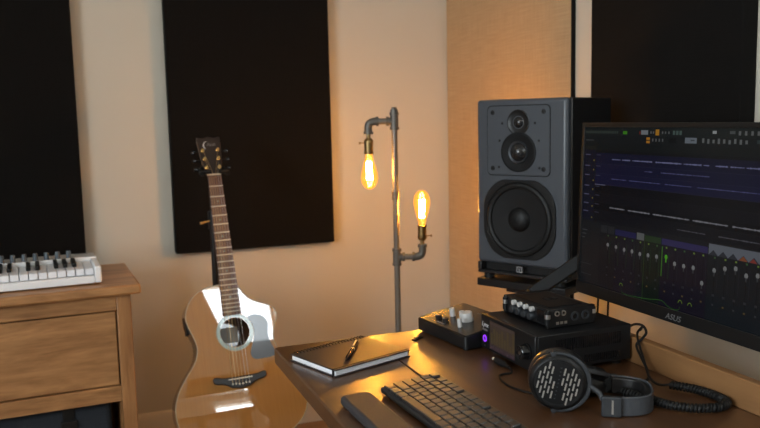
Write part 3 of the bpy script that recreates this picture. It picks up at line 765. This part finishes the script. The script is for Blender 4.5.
text_part('logo_lettering', 'STUDIO', .0058, M_ink_d, am, face(fl-.0155, .0465), shear=.2)
led = MB().lathe([(.0044, 0), (.0070, 0), (.0070, .0010), (.0044, .0010), (.0044, 0)], 28, M=face(fl-.0155, .029)).build('power_ring', M_led, am)
MB().lathe([(0, .0001), (.0040, .0001), (.0040, .0007), (0, .0007)], 24, M=face(fl-.0155, .029)).build('power_button', M_led_soft, am)
MB().lathe([(0, .0001), (.0022, .0001), (.0022, .0007), (0, .0007)], 12, M=face(fl-.0155, .0145)).build('headphone_socket', M_steel, am)
# display: dim meter page
m, nt, b = new_mat('amplifier_display'); setp(b, color=(.012, .010, .010), rough=.12)
at = nt.nodes.new('ShaderNodeAttribute'); at.attribute_name = 'Col'
nt.links.new(at.outputs['Color'], b.inputs['Emission Color']); b.inputs['Emission Strength'].default_value = .55
M_disp = m
m, nt, b = new_mat('monitor_screen'); setp(b, color=(.004, .004, .005), rough=.18, spec=.2)
at = nt.nodes.new('ShaderNodeAttribute'); at.attribute_name = 'Col'
nt.links.new(at.outputs['Color'], b.inputs['Emission Color']); b.inputs['Emission Strength'].default_value = .42
M_scr = m
class Screen:
    """a lit display: flat rectangles of their own colours, laid in one mesh"""
    def __init__(s): s.q = []
    def r(s, x0, x1, y0, y1, c, lay=1): s.q.append(([(x0, y0), (x1, y0), (x1, y1), (x0, y1)], c, lay))
    def poly(s, pts, c, lay=1): s.q.append((pts, c, lay))
    def build(s, name, mat, parent, M, dz=.00012):
        bm = bmesh.new(); cl = bm.loops.layers.float_color.new('Col')
        for pts, c, lay in s.q:
            f = bm.faces.new([bm.verts.new(M @ V((x, y, lay*dz))) for x, y in pts])
            f.normal_update()
            for l in f.loops: l[cl] = (*c, 1)
        me = bpy.data.meshes.new(name); bm.to_mesh(me); bm.free(); me.materials.append(mat)
        o = bpy.data.objects.new(name, me); COL.objects.link(o); o.parent = parent; return o
S = Screen(); wS, hS = .094, .056
S.r(0, wS, 0, hS, (.060, .040, .028), 1)
S.r(0, wS, 0, .010, (.040, .022, .030), 2)
for k in range(9): S.r(.005+k*.010, .0125+k*.010, .012, .018+.032*abs(math.sin(k*1.7+.5)), (.085, .058, .022), 2)
for k in range(5): S.r(.004+k*.018, .018+k*.018, .003, .0075, (.065, .04, .05), 3)
S.r(.002, wS-.002, .0495, .0535, (.075, .05, .045), 2)
S.build('display', M_disp, am, face(fl-.0345, .0135) @ T(0, 0, 0), .00015)
MB().lathe([(0, 0), (.0150, 0), (.0150, .003), (.0135, .004), (.0125, .0165), (.011, .018), (.004, .0165), (0, .0165)], 32, M=face(-ay_+.0365-.012, .044)).build('volume_knob', M_blk_g, am)
MB().lathe([(0, .0166), (.0035, .0166), (.0035, .0172), (0, .0172)], 12, M=face(-ay_+.0245, .044)).build('knob_insert', M_steel, am)
# vents on the side that faces the camera
mb = MB()
for k in range(30): mb.box(-.062+k*.0048, -.062+k*.0048+.0026, -ay_-.0006, -ay_+.0002, .044, .066)
mb.build('side_vent', M_blk_g, am)
mb = MB()
for k in range(17): mb.box(.0+k*.0048, .0+k*.0048+.0026, -ay_-.0006, -ay_+.0002, .016, .030)
mb.build('side_vent', M_blk_g, am)

# ------------------------------------------------------------------ field recorder on the amplifier
rec = empty('audio_recorder', 'small black portable audio recorder with chrome corner caps on the amplifier', 'recorder', (.840, 1.316, DZ+.0772), math.radians(2.5))
rx, ry, rh = .050, .074, .034
MB().box(-rx, rx, -ry+.004, ry-.004, .002, rh).build('case', M_anod, rec, bevel=.002)
MB().box(-rx+.012, rx-.012, -ry+.016, ry-.016, rh, rh+.0012).build('top_plate', M_blk_m, rec, bevel=.0006)
for k in range(2): MB().box(-.006+k*.016, .004+k*.016, -.006, .010, rh+.0012, rh+.002).build('top_button', M_blk, rec)
for s_ in (-1, 1):
    MB().box(-rx-.003, rx+.003, s_*(ry-.002)-.0045, s_*(ry-.002)+.0045, 0, rh+.001).build('end_plate', M_blk, rec, bevel=.0015)
    for x in (-rx-.001, rx+.001):
        MB().cyl((x, s_*(ry-.002), .006), (x, s_*(ry-.002), rh-.004), .0056, seg=12).build('corner_bumper', M_anod, rec)
        MB().cyl((x, s_*(ry-.002)-.0002, .018), (x, s_*(ry-.002)-.0002, .026), .0060, seg=12).build('corner_cap', M_steel, rec)
for k in range(4):
    y = .040-k*.0205
    kb_ = MB().lathe([(0, 0), (.0078, 0), (.0072, .008), (.0064, .009), (0, .009)], 20, M=T(-rx-.0002, y, .013) @ RY(-PI/2)).build('gain_knob', M_gun, rec)
    MB().lathe([(0, .0), (.0052, 0), (.0050, .007), (0, .008)], 16, M=T(-rx-.0002, y-.003, .027) @ RY(-PI/2)).build('channel_button', M_knob_l, rec)
MB().box(-rx-.0012, -rx, -.062, -.038, .006, .030).build('display', M_blk_g, rec)
yE = -ry-.0025
for k, (x, z, r_) in enumerate(((-.034, .027, .0052), (-.020, .027, .0052), (.006, .018, .0088), (.030, .018, .0088))):
    mat_ = M_steel if k < 2 else M_gun
    sk = MB().lathe([(r_*.62, 0), (r_, 0), (r_, .0028), (r_*.62, .0028), (r_*.62, 0)], 20, M=T(x, yE, z) @ RX(PI/2)).build('jack_socket', mat_, rec)
    MB().lathe([(0, 0), (r_*.6, 0), (r_*.6, .0006), (0, .0006)], 16, M=T(x, yE, z) @ RX(PI/2)).build('jack_hole', M_blk_g, sk)
for x in (-.035, -.026, -.017): MB().box(x, x+.006, yE-.001, yE, .006, .011).build('port', M_steel, rec)

# ------------------------------------------------------------------ monitor and its arm
mo = V((1.0, 1.4515, .816)); mU = V((0, -1, 0)); mV = V((.014, 0, .363)).normalized(); mN = mU.cross(mV)     # mN towards the user
MM = frame(mo, mU, mV, mN)
MW, MH = .612, .3645
mon = empty('monitor', 'wide black computer monitor showing a dark audio mixing program', 'monitor', mat=MM)
MB().box(0, MW, 0, MH, -.014, 0).build('panel_housing', M_blk, mon, bevel=.002)
MB().prism(rrect(.05, MW-.05, .03, MH-.05, .03), -.045, -.0142).build('rear_housing', M_blk_m, mon, bevel=.01)
fr_ = .0085
MB().box(0, MW, 0, .0245, .0002, .0035).box(0, fr_, .0245, MH, .0002, .0030).box(MW-fr_, MW, .0245, MH, .0002, .0030).box(fr_, MW-fr_, MH-.009, MH, .0002, .0030).build('bezel', M_blk, mon, bevel=.0008)
# the program on the screen
S = Screen()
x0, x1, y0, y1 = fr_, MW-fr_, .0245, MH-.009
def c255(r, g, b, k=1.0): return tuple(k*v for v in rgb(r, g, b))
S.r(x0, x1, y0, y1, c255(24, 26, 30), 1)
S.r(x0, x1, .3380, y1, c255(27, 34, 33), 2); S.r(x0, x1, .3225, .3375, c255(24, 29, 30), 2); S.r(x0, x1, .3085, .322, c255(20, 26, 26), 2)
S.r(x0, .050, .3085, .3160, c255(34, 36, 30), 3)
for k in range(16): S.r(.012+k*.0068, .0165+k*.0068, .3425, .3478, c255(62, 74, 68), 3)
S.r(.134, .147, .3415, .3478, c255(70, 150, 30), 3); S.r(.183, .187, .342, .348, c255(120, 40, 25), 3)
S.r(.1885, .2085, .3415, .3500, c255(140, 146, 150), 3)
S.r(.2295, .2395, .3405, .3515, c255(200, 140, 40), 3)
for k, a in enumerate((.2150, .2220, .2470, .2550, .2640)): S.r(a, a+.0035, .3435, .3480, c255(110, 112, 112), 3)
for k in range(3): S.r(.276+k*.0085, .282+k*.0085, .3420, .3495, c255(84, 104, 98), 3)
S.r(.3735, .3825, .3450, .3500, c255(190, 195, 195), 3); S.r(.412, .424, .345, .350, c255(90, 95, 96), 3)
for k in range(4): S.r(.431+k*.013, .436+k*.013, .3430, .3500, c255(118, 120, 120), 3)
for k in range(4): S.r(.488+k*.02, .500+k*.02, .3430, .3490, c255(80, 90, 88), 3)
S.r(.2045, .2145, .3255, .3365, c255(200, 135, 40), 3); S.r(.2045, .2145, .3300, .3318, c255(60, 40, 15), 4)
for k, a in enumerate((.221, .230, .239, .248)): S.r(a, a+.0035, .3290, .3345, c255(110, 112, 112), 3)
S.r(.268, .285, .327, .336, c255(12, 14, 15), 3)
S.r(.308, .337, .3275, .3375, c255(122, 132, 142), 3); S.r(.322, .332, .3320, .3338, c255(60, 66, 72), 4)
for k in range(9): S.r(.3500+k*.0120, .3550+k*.0120, .3290-.001*(k % 2), .3370-.001*(k % 3), c255(118, 122, 122), 3)
for k in range(6): S.r(.470+k*.018, .480+k*.018, .3300, .3360, c255(60, 72, 72), 3)
S.r(.012, .040, .3275, .3292, c255(80, 84, 84), 3)
# arranger
S.r(x0, .048, .160, .3080, c255(20, 22, 40), 2)
S.r(.050, x1, .3030, .3080, c255(14, 17, 18), 2)
rows_ = [(.2800, .3025, (21, 23, 52)), (.2605, .2795, (20, 22, 56)), (.2380, .2600, (22, 24, 60)), (.2195, .2375, (11, 11, 18)), (.2010, .2190, (16, 16, 24)), (.1840, .2005, (10, 10, 16)), (.1600, .1835, (16, 17, 24))]
for k, (a, b_, c_) in enumerate(rows_):
    S.r(.050, x1, a, b_, c255(*c_), 2)
    S.r(.013, .030, b_-.0055, b_-.0035, c255(96, 98, 128), 3); S.r(.0415, .0445, a+.005, a+.008, c255(150, 140, 60), 3)
    S.r(.052, .066, b_-.0050, b_-.0035, c255(70, 74, 96), 3)
    S.r(.050, x1, a-.0006, a+.0002, c255(40, 42, 70) if k < 3 else c255(32, 32, 36), 3)
def wave(y, segs, c, hmax):
    for a, b_ in segs:
        x = a
        while x < b_:
            h = hmax*(.35+.65*random.random()); w_ = .0022
            S.r(x, min(b_, x+w_), y-h, y+h, c, 4); x += w_*1.05
wave(.2905, [(.103, .131), (.136, .160), (.167, .224), (.233, .303), (.308, .352), (.357, .370), (.384, .412), (.418, .448), (.452, .520), (.528, .59)], c255(132, 134, 176), .0016)
wave(.2715, [(.204, .226), (.250, .330), (.333, .372), (.50, .57)], c255(92, 94, 140), .0012)
wave(.2510, [(.104, .150), (.160, .250), (.262, .330), (.345, .59)], c255(96, 98, 150), .0010)
wave(.1925, [(.102, .150), (.160, .225), (.233, .330), (.338, .42), (.43, .59)], c255(150, 150, 158), .0017)
wave(.1720, [(.30, .37), (.40, .59)], c255(96, 96, 104), .0012)
S.r(.050, .085, .2362, .2378, c255(110, 112, 140), 4)
# mixer
S.r(x0, .074, y0, .1580, c255(30, 32, 34), 2)
for k in range(3): S.r(.012, .030-.004*k, .1370-k*.008, .1390-k*.008, c255(84, 86, 88), 3)
for k in range(2): S.r(.012, .050, .066-k*.022, .0672-k*.022, c255(70, 72, 74), 3)
S.r(.076, .098, .1395, .155, c255(46, 48, 50), 3); S.r(.100, .1215, .1395, .155, c255(44, 46, 48), 3)
S.r(.124, .1885, .1395, .151, c255(36, 36, 84), 3); S.r(.1905, .2120, .1395, .1530, c255(108, 112, 112), 3)
S.r(.2135, .2600, .1395, .151, c255(40, 64, 34), 3); S.r(.2615, .3780, .1395, .151, c255(52, 46, 96), 3)
S.poly([(.380, .1385), (.58, .1385), (.58, .158), (.380, .158)], c255(112, 118, 128), 3)
for k in range(9): S.poly([(.380+k*.022, .1385), (.391+k*.022, .1480), (.402+k*.022, .1385)], c255(52, 56, 64), 4)
S.poly([(.448, .139), (.457, .147), (.466, .139)], c255(150, 84, 50), 5); S.poly([(.470, .139), (.478, .146), (.486, .139)], c255(150, 60, 50), 5)
S.r(.2135, .2600, y0, .139, c255(20, 30, 20), 2); S.r(.2615, .3780, y0, .139, c255(26, 20, 34), 2); S.r(.124, .1885, y0, .139, c255(22, 22, 34), 2); S.r(.380, x1, y0, .139, c255(24, 30, 34), 2)
S.r(.2135, .2135+.001, y0, .139, c255(60, 90, 30), 3)
kn = [(.1018, .1159), (.1285, .1149), (.1545, .1134), (.1786, .1137), (.2021, .1121), (.2258, .1131), (.2496, .1143), (.2753, .1177), (.2985, .1086), (.3221, .1083), (.3457, .1093), (.3681, .086), (.3952, .1131), (.419, .120), (.4423, .1239), (.4651, .1159), (.4883, .120), (.513, .112), (.537, .118), (.561, .115)]
for i, (x, y) in enumerate(kn):
    S.r(x-.0006, x+.0006, .060, .130, c255(12, 13, 14), 3)
    col = c255(90, 190, 30) if i == 7 else c255(150, 152, 152)
    oc = [(x+.0040*math.cos(2*PI*j/8), y+.0046*math.sin(2*PI*j/8)) for j in range(8)]; S.poly(oc, col, 4)
    S.r(x-.0016, x+.0016, y-.010, y-.002, col if i == 7 else c255(70, 72, 74), 4)
    S.r(x-.0020, x+.0020, .1335, .1365, c255(120, 150, 60) if i % 3 else c255(70, 110, 60), 3)
    S.r(x-.0024, x+.0024, .068, .072, c255(64, 66, 70), 3); S.r(x-.0020, x+.0020, .052, .055, c255(110, 92, 50) if i % 2 else c255(70, 70, 74), 3)
    S.r(x+.0065, x+.0080, .078, .126, c255(36, 60, 34) if i < 8 else c255(38, 40, 46), 3)
S.r(.2630, .2655, .080, .136, c255(70, 130, 30), 4)
cv = smooth_path([(.1496, .0399, 0), (.155, .027, 0), (.185, .0262, 0), (.23, .0300, 0), (.268, .0349, 0), (.290, .0265, 0), (.312, .0262, 0), (.3179, .0328, 0)], 6)
for a, b_ in zip(cv, cv[1:]): S.poly([(a.x, a.y-.0004), (b_.x, b_.y-.0004), (b_.x, b_.y+.0004), (a.x, a.y+.0004)], c255(70, 130, 50), 5)
for x in (.1496, .3179, .3421):
    for k in range(8):
        a, b_ = PI*k/8, PI*(k+1)/8
        S.poly([(x+.0055*math.cos(a), .040+.006*math.sin(a)), (x+.0055*math.cos(b_), .040+.006*math.sin(b_)), (x+.0040*math.cos(b_), .040+.0046*math.sin(b_)), (x+.0040*math.cos(a), .040+.0046*math.sin(a))], c255(120, 150, 50), 5)
S.build('screen', M_scr, mon, T(0, 0, .0004))
text_part('logo_lettering', 'ASUS', .0155, P('bezel_logo', (.20, .20, .20), .35, noise=.05, metal=.4), mon, T(.3045, .0105, .0037), shear=.25, spacing=1.0, sx=1.12)
arm_ = empty('monitor_mount', 'black jointed monitor arm clamped at the back corner of the desk', 'monitor arm', (.925, 1.525, DZ))
def wl(x, y, z): return (x-.925, y-1.525, z-DZ)
MB().lathe([(0, 0), (.024, 0), (.024, .008), (.013, .010), (.013, .066), (0, .066)], 24).build('post', M_blk, arm_)
def bar(p, q, w_, t_):
    p, q = V(p), V(q); d = (q-p); L_ = d.length; d.normalize(); n = V((-.88, -.4, 0)); n = (n-d*n.dot(d)).normalized(); u = d.cross(n)
    return MB().prism(rrect(-.012, L_, -w_/2, w_/2, .01, 3), -t_/2, t_/2, M=frame(p, d, u, n))
bar(wl(.928, 1.520, .802), wl(1.088, 1.405, .948), .030, .012).build('lower_arm', M_blk_m, arm_, bevel=.003)
MB().lathe([(0, 0), (.0035, 0), (.003, .002), (0, .0025)], 12, M=T(-.010, -.012, .083) @ RX(PI/2)).build('glint_screw', M_brass, arm_)  # brass screw head added as the orange glint at the arm's end
bar(wl(1.090, 1.403, .952), wl(1.092, 1.165, .985), .036, .014).build('upper_arm', M_blk, arm_, bevel=.003)
MB().box(*[v for ab in zip(wl(1.052, 1.10, .94), wl(1.062, 1.20, 1.04)) for v in ab]).box(*[v for ab in zip(wl(1.062, 1.14, .97), wl(1.098, 1.17, 1.0)) for v in ab]).build('mounting_plate', M_blk, arm_)

# ------------------------------------------------------------------ headphones
hX = V((.83, -.555, 0)).normalized(); hY = V((-hX.y, hX.x, 0))
hp = empty('headphones', 'large open-back headphones with slotted dark earcups lying on the desk', 'headphones', mat=frame((.7165, 1.0900, DZ), hX, hY, (0, 0, 1)) @ Matrix.Scale(.94, 4))
CZ = .0520
def cup(s_, first):
    """s_ = -1 the cup towards the camera, +1 the far one; lathe axis points outwards"""
    Mx = T(0, -.042, CZ) @ RX(PI/2) if s_ < 0 else T(.034, .052, .0335) @ RZ(math.radians(-25)) @ RX(math.radians(-22))
    c = MB().lathe([(0, -.004), (.046, -.004), (.049, .002), (.049, .010), (.046, .016), (.0415, .0185), (.0405, .0165), (0, .0160)], 48, M=Mx).build('ear_cup', M_blk, hp)
    MB().lathe([(.020, -.006), (.034, -.005), (.049, -.005), (.0515, -.010), (.0515, -.020), (.047, -.0265), (.038, -.028), (.028, -.025), (.022, -.014), (.020, -.006)], 48, M=Mx).build('ear_pad', M_padl, c)
    MB().lathe([(0, .0172), (.030, .0170), (.0400, .0162), (.0400, .0150), (0, .0150)], 40, M=Mx).build('grille', M_blk_m, c)
    mb = MB(); sl_ = math.radians(14)
    for sd in (-1, 1):
        for i in range(5):
            for j in range(-4, 5):
                x = sd*(.0070+i*.0065); y = j*.0170+(i % 2)*.0085+sd*.003
                xx = x+y*math.sin(sl_)*.9
                if math.hypot(xx, y) < .0345 and (abs(xx) > .004):
                    mb.prism(rrect(-.0013, .0013, -.0066, .0066, .0012, 2), .0168, .0180, M=Mx @ T(xx, y, 0) @ RZ(-sl_))
    mb.build('grille_slots', M_silver, c)
    mb = MB()
    for j in range(-4, 5): mb.lathe([(0, .017), (.0011, .017), (.0011, .0176), (0, .0176)], 8, M=Mx @ T(j*.0066*math.sin(sl_)*.9, j*.0066, 0))
    mb.build('grille_dots', M_gun, c)
    # yoke: half ring on the headband side
    yk = MB(); N = 22; outp = []; 
    for k in range(N+1):
        a = math.radians(-104+208*k/N); outp.append((.0555*math.cos(a), .0525*math.sin(a)))
    inn = []
    for k in range(N+1):
        a = math.radians(104-208*k/N); w_ = .0465 if True else 0; inn.append((.0470*math.cos(a), .0475*math.sin(a)))
    yk.prism(outp+inn, .004, .0125, M=Mx @ (Matrix.Identity(4) if s_ < 0 else Matrix.Diagonal((1, 1, 1, 1))))
    y_ = yk.build('yoke', M_gun, hp, bevel=.0015)
    for a in (98, -98):
        MB().lathe([(0, .004), (.0042, .004), (.0042, .0155), (0, .016)], 14, M=Mx @ T(.0495*math.cos(math.radians(a)), .0495*math.sin(math.radians(a)), 0)).build('pivot', M_gun, y_)
    # slider arm from the yoke to the end of the band
    b0 = V((.052, -.0510, CZ-.004)) if s_ < 0 else V((.060, .062, .034)); b1 = V((.074, s_*.0575, .026)); b2 = V((.095, s_*.058, .0215))
    pts = smooth_path([b0, (b0+b1)/2+V((.004, 0, 0)), b1, b2], 5)
    MB().tube(pts, .0042, 10).build('slider', M_gun, hp)
for s_ in (1, -1): cup(s_, s_ < 0)
# headband lying on its edge: a bent strap of its own thickness
def band(h0, h1, off, th, u0, name, mat, par, n=44, a0=0, a1=1):
    mb = MB(); rings = []
    for k in range(n+1):
        t = PI*(-.5+(a0+(a1-a0)*k/n)); e = .72
        c_, s__ = math.cos(t), math.sin(t)
        x = u0+(.158-u0+off)*(abs(c_)**e); y = (.060+off)*math.copysign(abs(s__)**e, s__)
        rings.append((V((x, y, 0))))
    R_ = []
    for k, p in enumerate(rings):
        a = rings[max(0, k-1)]; b = rings[min(n, k+1)]; t = (b-a).normalized(); nn = V((t.y, -t.x, 0))
        q = p-nn*th
        R_.append([mb.bm.verts.new((p.x, p.y, h0)), mb.bm.verts.new((p.x, p.y, h1)), mb.bm.verts.new((q.x, q.y, h1)), mb.bm.verts.new((q.x, q.y, h0))])
    for A, B in zip(R_, R_[1:]):
        for k in range(4): mb.bm.faces.new((A[k], A[(k+1) % 4], B[(k+1) % 4], B[k]))
    mb.bm.faces.new(R_[0]); mb.bm.faces.new(R_[-1][::-1])
    return mb.build(name, mat, par, bevel=.0025, bseg=3)
hb = band(.001, .034, 0, .004, .082, 'headband', M_lea, hp)
band(.003, .032, -.0045, .009, .092, 'headband_pad', M_padl, hb)
for s_ in (-1, 1):
    MB().prism(rrect(.070, .103, .0005, .035, .004), s_*.0600-.006, s_*.0600+.0045, M=Matrix(((1, 0, 0, 0), (0, 0, 1, 0), (0, 1, 0, 0), (0, 0, 0, 1)))).build('band_end_cap', M_gun, hb, bevel=.002)
    MB().box(.0865, .0895, s_*.0655-(.0006 if s_ > 0 else .0008), s_*.0655+.0006, .006, .030).build('size_mark', M_silver, hb)

# headphone lead with plug lying at the foot of the amplifier
ld = empty('headphone_lead', 'thin black lead with chrome jack plug lying before the amplifier', 'cable', (.722, 1.33, DZ))
def lw_(p): return V((p[0]-.722, p[1]-1.33, p[2]-DZ))
MB().lathe([(0, 0), (.001, 0), (.0031, .003), (.0031, .013), (0, .013)], 14, M=T(*lw_((.7235, 1.326, DZ+.0062))) @ RX(PI/2)).build('plug_tip', M_fret, ld)
MB().lathe([(0, .013), (.0058, .013), (.0062, .018), (.0062, .042), (.0035, .050), (.003, .062), (0, .062)], 18, M=T(*lw_((.7235, 1.326, DZ+.0062))) @ RX(PI/2)).build('plug_body', M_anod, ld)
MB().tube([lw_(p) for p in smooth_path([(.7235, 1.268, DZ+.006), (.7235, 1.255, DZ+.004), (.716, 1.243, DZ+.0025), (.702, 1.244, DZ+.0022), (.689, 1.238, DZ+.0022), (.680, 1.212, DZ+.0022), (.678, 1.180, DZ+.0022), (.686, 1.150, DZ+.0022), (.697, 1.128, DZ+.0022)], 8)], .0019, 8).build('cord', M_rub, ld)

# ------------------------------------------------------------------ coiled cable
cc = empty('coiled_cable', 'thick black coiled cable looped on the desk by the upstand', 'cable', (.89, 1.0, DZ))
def cw_(p): return V((p[0]-.89, p[1]-1.0, p[2]-DZ))
core = smooth_path([(.826, 1.066, .7385), (.8385, 1.033, .7385), (.853, .985, .7385), (.880, .957, .7385), (.914, .946, .7385), (.941, .955, .7385), (.9485, .984, .7385), (.941, 1.024, .7385), (.918, 1.060, .7385)], 40)
# resample evenly
acc = [0]
for a, b_ in zip(core, core[1:]): acc.append(acc[-1]+(b_-a).length)
def at_len(s_):
    import bisect
    i = min(len(core)-2, max(0, bisect.bisect(acc, s_)-1)); f = (s_-acc[i])/max(1e-9, acc[i+1]-acc[i]); return core[i].lerp(core[i+1], f), (core[i+1]-core[i]).normalized()
turns = int(acc[-1]/.0056); N = turns*12; hel = []
for k in range(N+1):
    p, t = at_len(acc[-1]*k/N); u = t.cross(V((0, 0, 1))).normalized(); w_ = u.cross(t); a = 2*PI*k/12
    hel.append(cw_(p+(u*math.cos(a)+w_*math.sin(a))*.0056))
MB().tube(hel, .0023, 6).build('coil', M_rub, cc, smooth=60)
MB().tube([cw_(p) for p in core], .0048, 8).build('coil_core', M_rub, cc)
MB().tube([cw_(p) for p in smooth_path([(.918, 1.060, .7385), (.910, 1.080, .7345), (.912, 1.105, .740), (.930, 1.142, .758), (.944, 1.172, .774), (.957, 1.195, .790), (.985, 1.215, .795), (1.0, 1.24, .78)], 8)], .0022, 8).build('cord', M_rub, cc)
MB().tube([cw_(p) for p in smooth_path([(.826, 1.066, .7385), (.815, 1.085, .733), (.80, 1.115, .7325), (.775, 1.14, .7325)], 8)], .0022, 8).build('cord', M_rub, cc)
pc = empty('power_cable', 'black cable hanging from the back of the amplifier over the upstand', 'cable', (.93, 1.15, DZ))
def pw_(p): return V((p[0]-.93, p[1]-1.15, p[2]-DZ))
MB().tube([pw_(p) for p in smooth_path([(.957, 1.228, .792), (.9575, 1.202, .806), (.9575, 1.180, .808), (.957, 1.170, .798), (.955, 1.178, .785), (.946, 1.183, .772), (.938, 1.160, .757), (.930, 1.133, .742), (.915, 1.112, .7335), (.89, 1.108, .7335), (.86, 1.125, .7335)], 8)], .0024, 8).build('cord', M_rub, pc)
for k, (y, dx) in enumerate(((1.418, 0), (1.388, .004))):
    c_ = empty('monitor_cable', ('left' if k == 0 else 'right')+' of the two thin black cables hanging below the left end of the monitor', 'cable', (1.03+dx, y, .50), group='cables below the monitor')
    MB().tube(smooth_path([(.02, 0, .345), (.004, 0, .32), (0, 0, .27), (.002, .004, .10), (.01, .02, -.2)], 6), .0022, 8).build('cord', M_rub, c_)
# small flat plate by the controller
pp_ = empty('desk_clip', 'small flat dark metal cable clip on the desk beside the controller', 'clip', (.655, 1.531, DZ), math.radians(35))
MB().prism(rrect(-.018, .018, -.006, .006, .004), 0, .003).build('base', M_anod, pp_, bevel=.0008)
MB().box(-.010, .012, -.004, .004, .0031, .0055).build('tab', M_gun, pp_, bevel=.001)

# ------------------------------------------------------------------ light
w = bpy.data.worlds.new('daylight'); sc.world = w; w.use_nodes = True
bg = w.node_tree.nodes['Background']; bg.inputs[0].default_value = (.86, .94, 1.0, 1); bg.inputs[1].default_value = 21
def portal(name, loc, rot, sx, sy):
    l = bpy.data.lights.new(name, 'AREA'); l.shape = 'RECTANGLE'; l.size = sx; l.size_y = sy; l.cycles.is_portal = True
    o = bpy.data.objects.new(name, l); COL.objects.link(o); o.location = loc; o.rotation_euler = rot
portal('window_portal', ((W1[0]+W1[1])/2, YF-.11, (W1[2]+W1[3])/2), (PI/2, 0, 0), W1[1]-W1[0], W1[3]-W1[2])
portal('window_portal', (XL-.11, (W_FILL[0]+W_FILL[1])/2, (W_FILL[2]+W_FILL[3])/2), (PI/2, 0, -PI/2), W_FILL[1]-W_FILL[0], W_FILL[3]-W_FILL[2])  # portal of the added fill window

# ------------------------------------------------------------------ camera
yaw, pit, rol = map(math.radians, (20.6, 6.85, -1.26))
fwd = V((math.sin(yaw)*math.cos(pit), math.cos(yaw)*math.cos(pit), -math.sin(pit)))
rt = V((math.cos(yaw), -math.sin(yaw), 0)); up = rt.cross(fwd)
rt2 = rt*math.cos(rol)+up*math.sin(rol); up2 = -rt*math.sin(rol)+up*math.cos(rol)
cd_ = bpy.data.cameras.new('camera'); cam = bpy.data.objects.new('camera', cd_); COL.objects.link(cam)
cam.matrix_world = frame((0, 0, 1.2), rt2, up2, -fwd)
cd_.sensor_width = 36; cd_.lens = 36*800/760; cd_.clip_start = .02
cd_.dof.use_dof = True; cd_.dof.focus_distance = 1.5; cd_.dof.aperture_fstop = 5.6
sc.camera = cam
sc.cycles.use_denoising = True
sc.cycles.max_bounces = 8; sc.cycles.transparent_max_bounces = 12
sc.cycles.sample_clamp_indirect = 6
vs = sc.view_settings; vs.view_transform = 'Standard'; vs.look = 'None'; vs.gamma = 1; vs.exposure = -.25; vs.use_curve_mapping = False
